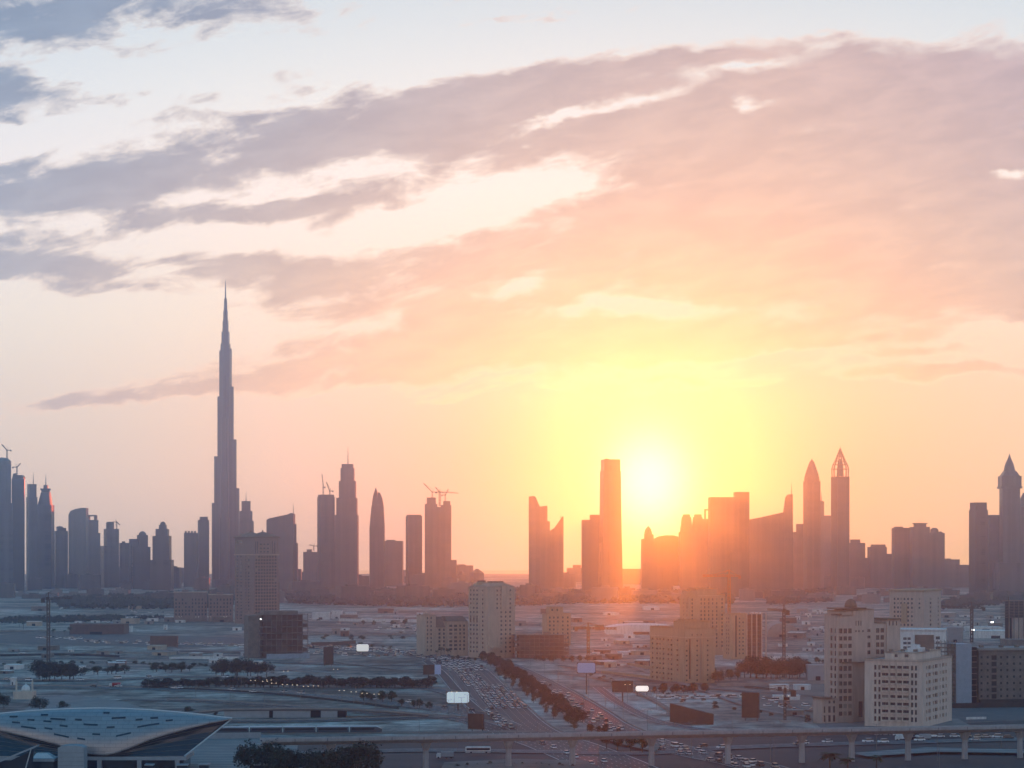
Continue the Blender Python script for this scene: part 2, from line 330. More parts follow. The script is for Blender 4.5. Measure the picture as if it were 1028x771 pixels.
# ================================================================ ground, sea, haze
mb = MB()
xs = [-7800, -3200, -1200, 0, 1200, 3200, 7800]; ys = [-300, 900, 1600, 2600, 4200, 7000, 9700]
for i in range(6):
    for j in range(6): mb.face([(xs[i], ys[j], 0), (xs[i+1], ys[j], 0), (xs[i+1], ys[j+1], 0), (xs[i], ys[j+1], 0)])
ground = struct('ground', mb, 'sand')
def ground_mat():
    m = MATS['sand']; t = m.node_tree; L = t.links.new; b = t.nodes['Principled BSDF']
    c = t.nodes.new('ShaderNodeTexCoord')
    def noise(sc, det, sx=1.0, sy=1.0, rough=.6, dist=0.0):
        mp = t.nodes.new('ShaderNodeMapping'); mp.inputs['Scale'].default_value = (sx, sy, 1); L(c.outputs['Object'], mp.inputs[0])
        n = t.nodes.new('ShaderNodeTexNoise'); n.inputs['Scale'].default_value = sc; n.inputs['Detail'].default_value = det; n.inputs['Roughness'].default_value = rough; n.inputs['Distortion'].default_value = dist
        L(mp.outputs[0], n.inputs['Vector']); return n.outputs[0]
    def rmp(x, st):
        r = t.nodes.new('ShaderNodeValToRGB'); e = r.color_ramp.elements
        while len(e) < len(st): e.new(.5)
        for el, (p, col) in zip(e, st): el.position = p; el.color = (*col, 1)
        L(x, r.inputs[0]); return r.outputs[0]
    def mx(f, a, bb, bt='MIX'):
        n = t.nodes.new('ShaderNodeMix'); n.data_type = 'RGBA'; n.blend_type = bt
        if isinstance(f, float): n.inputs[0].default_value = f
        else: L(f, n.inputs[0])
        L(a, n.inputs[6]); L(bb, n.inputs[7]); return n.outputs[2]
    big = rmp(noise(.0052, 7, .8, 1.0, .66, .8), [(.36, (.105, .092, .08)), (.45, (.205, .182, .16)), (.53, (.31, .277, .245)), (.62, (.49, .445, .40))])
    fine = rmp(noise(.05, 7, 1, .6, .7), [(.36, (.42, .40, .39)), (.64, (1.6, 1.58, 1.55))])
    trk = rmp(noise(.010, 3, .35, 1.9, .55, 1.6), [(.46, (1, 1, 1)), (.495, (.5, .48, .46)), (.53, (1, 1, 1)), (.7, (1.12, 1.12, 1.12))])
    scrub = rmp(noise(.035, 6, 1, .8, .75), [(.57, (1, 1, 1)), (.66, (.34, .34, .27))])
    L(mx(1.0, mx(1.0, mx(1.0, big, fine, 'MULTIPLY'), trk, 'MULTIPLY'), scrub, 'MULTIPLY'), b.inputs['Base Color'])
ground_mat()
mb = MB(); mb.face([(-7800, 9700, -.4), (7800, 9700, -.4), (7800, 11400, -.4), (-7800, 11400, -.4)]); struct('sea', mb, 'sea')
mb = MB(); mb.box(-8000, 8000, -400, 11500, -1.4, 862)
hz = mb.build('haze', []); hz['kind'] = 'stuff'
hm = bpy.data.materials.new('haze'); hm.use_nodes = True; t = hm.node_tree; t.nodes.clear()
pv = t.nodes.new('ShaderNodeVolumePrincipled'); pv.inputs['Density'].default_value = HAZE_DENS; pv.inputs['Anisotropy'].default_value = HAZE_G; pv.inputs['Color'].default_value = (*HAZE_COL, 1); pv.inputs['Absorption Color'].default_value = (1, 1, 1, 1)
ou = t.nodes.new('ShaderNodeOutputMaterial'); t.links.new(pv.outputs[0], ou.inputs['Volume']); hz.data.materials.append(hm)

# ================================================================ cranes
def crane_parts(root, zb, zt, jib, back=14.0, w=2.2, r=.16, m='crane_dark', x=0.0, y=0.0, luff=None):
    """mast, jib with tie bars, counterweight, cab; jib = (dx, dy) end, luff = rise of a luffing jib"""
    b = MB(); b.lattice((x, y, zb), (x, y, zt), w, w*1.6, r); b.build('mast', m, root)
    d = Vector((jib[0], jib[1], 0)); dn = d.normalized(); o = Vector((x, y, zt)); ap = o+Vector((0, 0, w*2.6))
    if luff is None:
        b = MB(); b.lattice(o, o+d, w*.7, w*1.6, r*.8); b.build('jib', m, root)
        b = MB(); b.bar(o, ap, r*1.4); b.bar(ap, o+d*.72, r*.5); b.bar(ap, o+d*.35, r*.5); b.bar(ap, o-dn*back*.9, r*.5); b.build('tie_bars', m, root)
    else:
        b = MB(); b.lattice(o, o+d+Vector((0, 0, luff)), w*.6, w*1.6, r*.8); b.build('jib', m, root)
        b = MB(); b.bar(o, ap-dn*w*1.5, r); b.bar(ap-dn*w*1.5, o+d+Vector((0, 0, luff)), r*.5); b.build('tie_bars', m, root)
    b = MB(); b.lattice(o, o-dn*back, w*.7, w*1.6, r*.8); e = o-dn*back
    b.box(e.x-1.5, e.x+1.5, e.y-1.5, e.y+1.5, zt-3.2, zt+.4); b.build('counterweight', m, root)
    b = MB(); b.box(x-w*.6, x+w*.6, y-w*1.5, y-w*.5, zt-1, zt+1.6); b.build('cab', m, root)

# ================================================================ far towers
def sq(w, a): return w/(abs(math.cos(a))+abs(math.sin(a)))
def T(name, label, cat, D, yaw, m, tiers, group='towers of the skyline'):
    x0 = min(min(q[0] for q in t[2]) if t[1] == 'p' else t[2]-t[3] if t[1] in 'lsn' else t[2] for t in tiers if t[1] != 'k')
    x1 = max(max(q[0] for q in t[2]) if t[1] == 'p' else t[2]+t[3] if t[1] in 'lsn' else t[3] for t in tiers if t[1] != 'k')
    c = (x0+x1)/2; k = D/F; a = R(yaw)
    root = thing(name, label, cat, at(c, D), 0, group)
    X = lambda px: (px-c)*k
    Z = lambda py: z_at(py, D)
    for tr in tiers:
        b = MB(); mm = m
        if tr[1] == 'b':                                            # square block: x0, x1, ytop, [ybottom], [material], [yoff]
            _, _, xa, xb, yt = tr[:5]; yb = tr[5] if len(tr) > 5 and tr[5] else None; mm = tr[6] if len(tr) > 6 else m
            s = sq((xb-xa)*k, a)/2; Mx = Matrix.Translation((X((xa+xb)/2), tr[7]*k if len(tr) > 7 else 0, 0)) @ Matrix.Rotation(a, 4, 'Z')
            b.box(-s, s, -s, s, Z(yb) if yb else 0, Z(yt), 0, Mx)
        elif tr[1] == 'f':                                          # tapering square block: x0,x1 at bottom, ybottom, x0,x1 at top, ytop
            _, _, xa, xb, yb, xc, xd, yt = tr[:8]; mm = tr[8] if len(tr) > 8 else m; secs = []
            for p, q, y in ((xa, xb, yb), (xc, xd, yt)):
                s = sq((q-p)*k, a)/2; Mx = Matrix.Translation((X((p+q)/2), 0, 0)) @ Matrix.Rotation(a, 4, 'Z')
                secs.append([Mx @ Vector((i*s, j*s, Z(y) if y < 600 else 0)) for i, j in ((-1, -1), (1, -1), (1, 1), (-1, 1))])
            b.loft(secs)
        elif tr[1] == 'p':                                          # outline with a depth (in columns)
            _, _, pts, dep = tr[:4]; mm = tr[4] if len(tr) > 4 else m
            b.prism_y([(X(p), max(0, Z(q)) if q < 600 else 0) for p, q in pts], -dep*k/2, dep*k/2)
        elif tr[1] == 'l':                                          # turned: centre, max half width, profile (half width, y)
            _, _, cx, hw, prof = tr[:5]; mm = tr[5] if len(tr) > 5 else m; n = tr[6] if len(tr) > 6 else 20
            b.lathe([(max(r_, .02)*k, Z(y) if y < 600 else 0) for r_, y in prof], n, (X(cx), 0), 0, a)
        elif tr[1] == 's':                                          # spire: centre, half width, ybottom, ytop
            _, _, cx, hw, yb, yt = tr[:6]; b.bar((X(cx), 0, Z(yb)), (X(cx), 0, Z(yt)), hw*k, 6, 0, hw*k*.25); mm = 'steel'
        elif tr[1] == 'k':                                          # site crane: x, ybase, ytop, jib end x, y
            _, _, cx, yb, yt, jx, jy = tr[:7]
            crane_parts(root, Z(yb), Z(yt), ((jx-cx)*k, 8), 12, 2.4, .42, 'crane_dark', X(cx), 0, (yt-jy)*k if abs(yt-jy) > .5 else None); continue
        elif tr[1] == 'n':                                          # open lattice crown: centre, half width, rings (half width, y), ribs
            _, _, cx, hw, rings, nr = tr[:6]; mm = 'crane_orange'
            P = [[Vector((X(cx)+r_*k*math.cos(2*math.pi*j/nr+.2), r_*k*math.sin(2*math.pi*j/nr+.2), Z(y))) for j in range(nr)] for r_, y in rings]
            for i, ring in enumerate(P):
                for j in range(nr):
                    if rings[i][0] > .3: b.bar(ring[j], ring[(j+1) % nr], .75)
                    if i: b.bar(P[i-1][j], ring[j], .9)
        b.build(tr[0], mm, root)
    return root
TW = 'tower'
T('skyscraper', 'unfinished round-topped tower with a crane cut by the left edge of the skyline', TW, 5600, 25, 'tw_blue', [('shaft', 'b', -9, 12, 467), ('crown', 'l', 2, 9, [(9.2, 467), (9, 463), (6, 460), (2, 459.5), (0, 459)]), ('shoulder', 'b', -12, 14, 505), ('crane', 'k', 7, 462, 452, 1, 446)])
T('skyscraper', 'dark unfinished tower with broken top, second from the left edge', TW, 5750, 10, 'tw_dark', [('shaft', 'b', 11, 25.5, 481), ('crown', 'p', [(13, 481), (14, 476), (16, 475), (17, 477), (23, 477), (24.5, 479), (24.5, 481)], 9), ('crane', 'k', 17, 476, 469, 20, 465)])
T('skyscraper', 'blue-grey stepped tower with thin mast beside the dark unfinished tower', TW, 5900, 30, 'tw_blue', [('shaft', 'b', 26, 38, 499), ('upper_shaft', 'b', 27, 37, 486), ('mast', 's', 33.5, .5, 486, 474)])
T('skyscraper', 'tower with flared crown and needle near the left edge of the skyline', TW, 6000, 0, 'tw_blue', [('shaft', 'b', 37, 53, 507), ('upper_shaft', 'f', 39, 51.5, 507, 42, 50, 494), ('crown', 'f', 42.5, 49, 494, 41, 50.5, 490.5), ('lantern', 'b', 44, 48, 487, 490.5), ('mast', 's', 46, .6, 487, 476)])
T('office_tower', 'short blocky tower with stepped round cap left of the curved-top tower', TW, 6100, 20, 'tw_blue', [('shaft', 'b', 53, 69, 533), ('cap', 'b', 56, 67, 530, 533), ('cap_dome', 'l', 60, 4, [(4, 530), (3, 528.7), (0, 528)])])
T('office_tower', 'pale tower whose curved roof rises to the right', TW, 6200, 0, 'tw_pale', [('shaft', 'p', [(70, 700), (70, 517), (72, 513), (77, 511), (82, 510), (87.5, 510), (87.5, 700)], 14)])
T('office_tower', 'pale tower with an open square frame on its roof', TW, 6300, 15, 'tw_pale', [('shaft', 'b', 87, 99.5, 522), ('roof_frame', 'p', [(88, 522), (88, 517), (97, 517), (97, 522), (95, 522), (95, 518.4), (90, 518.4), (90, 522)], 8), ('shoulder', 'b', 86, 101.5, 535)])
T('office_tower', 'tower with a round drum cap between two lower roofs on the left skyline', TW, 6200, 25, 'tw_blue', [('shaft', 'b', 103.5, 120, 531), ('drum', 'l', 110.5, 4, [(4, 531), (4, 525), (3.4, 524), (0, 523.6)]), ('base', 'b', 100, 120, 548), ('crane', 'k', 117, 531, 524, 120, 527)])
T('office_block', 'low flat block joining two towers left of the stepped dome block', 'building', 6400, 10, 'tw_blue', [('shaft', 'b', 119, 131, 545), ('roof_hut', 'b', 122, 126, 543.5, 545)])
T('office_tower', 'broad stepped block with a small dome over its right half', TW, 6000, 20, 'tw_dark', [('shaft', 'b', 129, 152, 549), ('upper_shaft', 'b', 137, 149, 537), ('wing', 'b', 129, 141, 541), ('dome', 'l', 143, 4, [(4, 537), (3.4, 535), (1.6, 533.6), (0, 533.2)])])
T('office_tower', 'lone tower with stepped pyramid cap left of the paired towers', TW, 5800, 0, 'tw_dark', [('shaft', 'b', 154.3, 171, 538), ('upper_shaft', 'b', 157, 169, 531), ('cap', 'b', 160, 167, 527, 531), ('cap_top', 'l', 163.5, 3, [(3, 527), (2.4, 524.5), (0, 523.4)]), ('base', 'b', 152, 173, 562)])
T('office_tower', 'flat-topped tower with tiny battlements, left one of a pair beside the supertall spire', TW, 6300, 0, 'tw_conc', [('shaft', 'b', 185.5, 198, 535)]+[('roof_fin', 'b', 185.6+i*3.1, 187.4+i*3.1, 533, 535) for i in range(4)])
T('office_tower', 'taller tower of the pair standing just left of the supertall spire', TW, 6350, 15, 'tw_conc', [('shaft', 'b', 198, 210.5, 522), ('cap', 'b', 200, 209, 518.8, 522)])
# the supertall: three-winged plan, each wing stepping back at its own heights
def supertall():
    D = 6400; k = D/F; c = 226.4; Z = lambda y: z_at(y, D) if y < 600 else 0
    root = thing('supertall_tower', 'tallest tower of all, stepped needle spire left of the city', TW, at(c, D), 0, 'towers of the skyline')
    steps = {30: [(14.6, 490), (11.6, 441), (8.6, 388), (6.6, 350)], 150: [(16, 505), (13.2, 458), (9.2, 398), (5.6, 372)], 270: [(15, 520), (13, 475), (10, 420), (7, 378)]}
    for ang, st in steps.items():
        b = MB(); yb = 700
        for i, (r, yt) in enumerate(st):
            w = (4.6-.55*i)*k; rr = r*k; pts = [(0, -w), (rr-w*.8, -w)]+[(rr-w*.8+w*.8*math.cos(q), w*math.sin(q)) for q in (-1.1, -.6, 0, .6, 1.1)]+[(rr-w*.8, w), (0, w)]
            ca, sa = math.cos(R(ang)), math.sin(R(ang))
            b.prism_z([(x*ca-y*sa, x*sa+y*ca) for x, y in pts], Z(yb), Z(yt)); yb = yt
        b.build('wing', 'tw_burj', root)
    b = MB()
    for r, y0, y1 in ((6.6, 700, 352), (5.2, 352, 345), (4.2, 345, 333), (3.1, 333, 322), (2.4, 322, 312)):
        b.lathe([(r*k, Z(y0)), (r*.96*k, Z(y1))], 6, (0, 0), 0, .3)
    b.build('core', 'tw_burj', root)
    b = MB(); b.lathe([(1.8*k, Z(312)), (1.4*k, Z(300)), (.75*k, Z(299)), (.5*k, Z(288)), (.12*k, Z(281))], 10); b.build('spire', 'tw_dark', root)
supertall()
T('hotel_tower', 'stepped tower with needle mast right behind the supertall spire', TW, 6700, 10, 'tw_conc', [('shaft', 'b', 237, 255.5, 523), ('upper_shaft', 'b', 239.5, 254, 513), ('crown', 'b', 242, 252, 503, 513), ('mast', 's', 247, .55, 503, 495), ('bay', 'b', 246, 255, 524, 560, 'tw_pale')])
T('office_tower', 'tower with roof sloping up to a thin corner pin behind the twin-roofed apartments', TW, 5900, 0, 'tw_conc', [('shaft', 'p', [(268.5, 700), (268.5, 522), (271, 520.5), (290, 516.5), (292.5, 515), (295.5, 516), (295.5, 700)], 20), ('side_wing', 'b', 293, 299, 545), ('side_step', 'b', 294, 297.5, 526), ('mast', 's', 294.5, .45, 516, 505)])
T('office_block', 'low hazy block with rooftop cranes left of the crane-topped tower', 'building', 6600, 0, 'tw_conc', [('shaft', 'b', 305, 320, 554), ('roof_hut', 'b', 308, 313, 551.5, 554), ('crane', 'k', 315, 553, 548, 310, 547)])
T('skyscraper', 'brown tower with two site cranes on its flat roof', TW, 5900, 15, 'tw_conc', [('shaft', 'b', 318, 336.5, 499), ('roof_slab', 'b', 318.8, 335.8, 496.7, 499), ('lower_wing', 'b', 321, 340, 545), ('crane', 'k', 324.5, 497, 489, 323, 476), ('crane', 'k', 331, 497, 493, 327.5, 484)])
T('skyscraper', 'tall stepped tower with needle mast, tallest between the spire and the sun', TW, 5900, 0, 'tw_conc', [('shaft', 'b', 337, 359.3, 517), ('middle_shaft', 'b', 338.3, 358.3, 500), ('upper_shaft', 'b', 340.7, 357, 483), ('head', 'b', 342.3, 355.5, 470), ('crown', 'b', 343.3, 354.5, 466), ('mast', 's', 349.3, .55, 466, 448)])
T('skyscraper', 'slim tower tapering to a split pointed crown', TW, 6100, 0, 'tw_conc', [('shaft', 'b', 371.3, 386, 530), ('upper_shaft', 'f', 371.3, 386, 530, 373.2, 385, 508), ('left_blade', 'p', [(373.4, 508), (374.5, 499), (377.3, 489.5), (378.6, 493), (379.6, 508)], 9), ('right_blade', 'p', [(379, 508), (379.4, 494.5), (381.5, 494.5), (384, 501), (385, 508)], 9)])
T('office_block', 'low flat-roofed hazy block right of the split-crown tower', 'building', 6400, 0, 'tw_conc', [('shaft', 'b', 384, 404.5, 543), ('roof_hut', 'b', 388, 397, 542, 543)])
T('office_tower', 'plain flat-topped brown slab left of the twin crane towers', TW, 6100, 12, 'tw_tan', [('shaft', 'b', 407, 424, 518), ('parapet', 'b', 408, 423, 516.8, 518)])
T('skyscraper', 'twin unfinished towers joined low down with several cranes on top', TW, 6000, 0, 'tw_tan', [('left_shaft', 'b', 426.6, 439, 506), ('left_cap', 'b', 428.5, 437.5, 499.5), ('link', 'b', 438, 446, 509), ('right_shaft', 'b', 442.5, 453, 507), ('right_cap', 'b', 445, 452, 503), ('annex', 'b', 450, 458.5, 562), ('crane', 'k', 434, 500, 494, 425, 485), ('crane', 'k', 441, 508, 494, 437, 489), ('crane', 'k', 447, 503, 497, 450, 491), ('crane', 'k', 442, 508, 494, 460, 495)])
for i, (a, b_, y) in enumerate(((458, 468, 573), (472, 486, 571))): T('villa', 'low hazy house with hipped roof right of the twin crane towers' if i else 'small hazy house at the foot of the twin crane towers', 'house', 6200, 20, 'tw_tan', [('walls', 'b', a, b_, y+4), ('roof', 'l', (a+b_)/2, (b_-a)/2, [((b_-a)/2, y+4), (1.2, y)], 'tw_tan', 4)], 'low houses at the skyline foot')
T('skyscraper', 'slice-shaped tower stepping down to the right, left of a deep notch', TW, 5500, 0, 'tw_tan', [('tall_slice', 'p', [(530.8, 700), (530.8, 498.6), (536, 498), (538, 499.5), (540.5, 506), (542, 508.6), (542, 700)], 14), ('middle_slice', 'p', [(541.5, 700), (541.5, 508.6), (547, 508), (549.5, 507.6), (549.5, 523), (552, 523.5), (552, 700)], 10)])
T('skyscraper', 'tower with knife-sharp slanted top rising to the right', TW, 5520, 0, 'tw_tan', [('shaft', 'p', [(552, 700), (552, 533), (554, 531.5), (556.5, 530), (564.5, 518.5), (565.6, 518.5), (565.6, 700)], 14), ('roof_pin', 's', 563, .5, 520, 517)])
T('office_block', 'faint stepped block between the slant-top tower and the sunlit tower', 'building', 7200, 0, 'tw_tan', [('shaft', 'b', 569, 585, 570), ('head', 'b', 575, 583, 567)])
T('skyscraper', 'broad two-stepped block joined to the tall tower before the sun', TW, 5300, 0, 'tw_dark', [('shaft', 'b', 584, 604, 522), ('upper_step', 'b', 592, 604, 516.8)])
T('skyscraper', 'tall flat-crowned tower standing right in front of the setting sun', TW, 5200, 10, 'tw_dark', [('shaft', 'f', 601.4, 624.6, 700, 602.6, 623, 473), ('crown', 'b', 603.3, 622.4, 461.4, 473), ('roof_hut', 'b', 607, 611, 460.4, 461.4), ('base', 'f', 600.5, 625, 700, 601.5, 624, 545)])
T('office_block', 'low block just under the setting sun', 'building', 6800, 0, 'tw_tan', [('shaft', 'b', 624, 646, 571)])
T('mosque', 'domed building with shoulders right of the setting sun', 'building', 5600, 0, 'tw_dark', [('hall', 'b', 643.7, 659, 541), ('drum', 'b', 646.5, 656, 536.5), ('dome', 'l', 650.7, 4, [(4, 536.5), (3.6, 533), (2.2, 530), (1, 529), (0, 527.8)])])
T('office_block', 'long block with softly arched roof right of the domed building', 'building', 5700, 0, 'tw_dark', [('shaft', 'p', [(656, 700), (656, 541), (661, 538.5), (668, 537.4), (676, 537.6), (683, 539.5), (683, 700)], 20)])
T('hotel_tower', 'hotel with two chimney-like turrets in the glare of the sun', TW, 5600, 0, 'tw_tan', [('shaft', 'b', 682, 706, 534), ('left_turret', 'f', 683, 695, 534, 684.5, 693.5, 519), ('left_cap', 'b', 685.5, 692.5, 516.4, 519), ('right_turret', 'f', 694.5, 706, 534, 696, 704.8, 519), ('right_cap', 'b', 697, 704, 516.4, 519)])
T('office_tower', 'tower with open roof frame beside the wide flat-topped tower', TW, 5800, 0, 'tw_tan', [('shaft', 'b', 704, 713, 521), ('roof_frame', 'p', [(707, 521), (707, 511), (712, 511), (712, 512.5), (708.6, 512.5), (708.6, 521)], 5)])
T('skyscraper', 'wide flat-topped tower with a taller corner pier, largest right of the sun', TW, 5000, 0, 'tw_tan', [('shaft', 'b', 712, 740, 499.3), ('corner_pier', 'b', 737, 751.6, 494), ('front_bay', 'b', 731, 750, 554, 700, 'tw_tan', -9)])
T('office_block', 'long block with straight roof sloping up to the right', 'building', 5300, 0, 'tw_tan', [('shaft', 'p', [(752, 700), (752, 521.5), (763, 519.5), (786, 514.3), (786, 700)], 22)])
T('skyscraper', 'thin dark tower ending in a mast at the end of the sloping roof', TW, 5500, 0, 'tw_tan', [('shaft', 'p', [(786, 700), (786.5, 514), (788.5, 500), (790.5, 496.5), (795.5, 496.2), (796, 700)], 8), ('mast', 's', 794.6, .6, 497, 485)])
T('office_block', 'stepped block in haze left of the bullet-shaped tower', 'building', 6000, 0, 'tw_tan', [('shaft', 'b', 796, 812, 534), ('upper_step', 'b', 799.5, 808, 526)])
T('skyscraper', 'bullet-shaped tower with pointed rounded top', TW, 5700, 10, 'tw_tan', [('shaft', 'b', 807, 823, 483), ('tip', 'l', 815, 8, [(8.0, 484), (7.9, 480), (6.6, 475), (4.8, 470), (2.6, 464), (1.0, 462), (0, 460.4)], 'tw_tan', 8)])
T('skyscraper', 'slim needle-topped slab touching the bullet-shaped tower', TW, 5900, 0, 'tw_pale', [('shaft', 'b', 822, 827, 503), ('mast', 's', 824.6, .6, 503, 494)])
T('office_tower', 'pale hazy block between the bullet tower and the lattice-crowned tower', TW, 6100, 0, 'tw_pale', [('shaft', 'b', 825, 833.5, 517.5), ('base', 'b', 820, 834, 545)])
T('skyscraper', 'slender tower with an open pointed lattice crown', TW, 5600, 18, 'tw_conc', [('shaft', 'b', 834.8, 852.2, 478.5), ('crown_frame', 'n', 843.5, 9, [(8.3, 479), (8.7, 471), (7.4, 466.5), (5.4, 463), (3.4, 458), (1.6, 453.5), (.2, 450)], 12), ('crown_core', 'f', 840, 847, 478, 841.8, 845.2, 461), ('mast', 's', 843.5, .4, 452, 447.5)])
T('office_block', 'low block with parapet right of the lattice-crowned tower', 'building', 6000, 0, 'tw_conc', [('shaft', 'b', 852, 867.5, 545), ('upper_step', 'b', 854, 863, 541.5)])
T('office_block', 'low block with a flat cap midway to the cluster of three towers', 'building', 6100, 0, 'tw_conc', [('shaft', 'b', 872, 889, 549), ('cap', 'b', 875, 888, 546.6), ('left_wing', 'b', 866, 874, 560), ('right_wing', 'b', 887, 897, 556)])
T('office_tower', 'plain block, left one of the cluster of three', TW, 5900, 0, 'tw_conc', [('shaft', 'b', 896.4, 913.5, 530), ('parapet', 'b', 898, 906, 528.7, 530)])
T('office_tower', 'middle tower of the cluster of three, with overhanging roof', TW, 5850, 0, 'tw_conc', [('shaft', 'b', 914.5, 932, 529), ('neck', 'b', 918, 929, 526), ('roof_plate', 'b', 917, 930, 525, 526)])
T('office_tower', 'right tower of the cluster of three, with two rounded heads', TW, 5900, 0, 'tw_conc', [('shaft', 'b', 931, 947, 535), ('left_head', 'l', 938, 4, [(4.2, 535), (4, 531.5), (2, 530), (0, 529.8)]), ('right_head', 'l', 944, 3, [(2.4, 536), (2.2, 534), (0, 533.4)])])
T('office_block', 'hazy flat block between the cluster of three and the clock-like tower', 'building', 6200, 0, 'tw_blue', [('shaft', 'b', 946, 962, 561.5), ('side_wing', 'b', 960, 973, 567), ('roof_hut', 'b', 949, 954, 560.6, 561.5)])
T('office_tower', 'dark flat slab at the left of the spired clock-like tower', TW, 5200, 20, 'tw_dark', [('shaft', 'b', 973.5, 991, 512), ('crown', 'b', 974.4, 990, 504.5, 512)])
T('office_tower', 'blue-grey slab squeezed between the dark slab and the spired tower', TW, 5400, 10, 'tw_blue', [('shaft', 'b', 989, 1005, 517), ('side_wing', 'b', 993, 1004, 530)])
T('clock_tower', 'ornate tower with belfry and pointed spire near the right edge', TW, 5100, 0, 'tw_blue', [('shaft', 'b', 1005, 1022.2, 490), ('belfry', 'b', 1003.8, 1023.4, 478, 490), ('belfry_ledge', 'b', 1003, 1024, 488.5, 490.5), ('gable', 'f', 1005, 1022, 478, 1008, 1019, 473), ('spire', 'l', 1013.4, 6, [(6, 473), (4.4, 466), (2, 461), (.7, 457.5), (0, 455)], 'tw_blue', 8), ('base', 'b', 1000, 1028, 565)])
T('office_tower', 'round-headed tower cut off by the right edge of the photo', TW, 5300, 0, 'tw_blue', [('shaft', 'b', 1022, 1044, 509), ('head', 'l', 1032, 9, [(9, 509), (8, 501), (5, 495), (0, 492)])])
# hazy low blocks at the foot of the skyline
rnd = random.Random(5)
protoH = {}
def low_block(px, D, wpx, h, rz, label, group, m):
    root = thing('low_building', label, 'building', at(px, D), rz, group); w = wpx*D/F; d = w*rnd.uniform(.5, .9)
    b = MB(); b.box(-w/2, w/2, -d/2, d/2, 0, h); b.build('walls', m, root)
    b = MB(); b.box(-w*.2, w*.15, -d*.2, d*.25, h, h+3.2); b.build('roof_hut', m, root)
px = -10
while px < 1040:
    D = rnd.uniform(4300, 5200); w = rnd.uniform(9, 30); h = rnd.choice((9, 12, 14, 18, 22, 30)); bearing = 'left' if px < 343 else 'middle' if px < 686 else 'right'
    mm, word = rnd.choice((('tw_pale', 'pale'), ('tw_conc', 'grey'), ('tw_tan', 'brownish')))
    low_block(px+w/2, D, w, h, R(rnd.uniform(-25, 25)), f'low {word} hazy block at the skyline foot, in the {bearing} third', f'low {word} blocks at the {bearing} skyline foot', mm); px += w*rnd.uniform(.5, 1.1)
px = -10
while px < 1040:
    D = rnd.uniform(5800, 7600); w = rnd.uniform(8, 22); h = rnd.choice((22, 30, 38, 46, 30, 55)); bearing = 'left' if px < 343 else 'middle' if px < 686 else 'right'
    if not (462 < px < 532 or 566 < px < 584 or 626 < px < 642): low_block(px+w/2, D, w, h, R(rnd.uniform(-25, 25)), f'faint mid-rise block filling the gap between far towers, {bearing} third', f'faint mid-rise blocks of the {bearing} skyline', 'tw_blue')
    px += w*rnd.uniform(.6, 1.5)
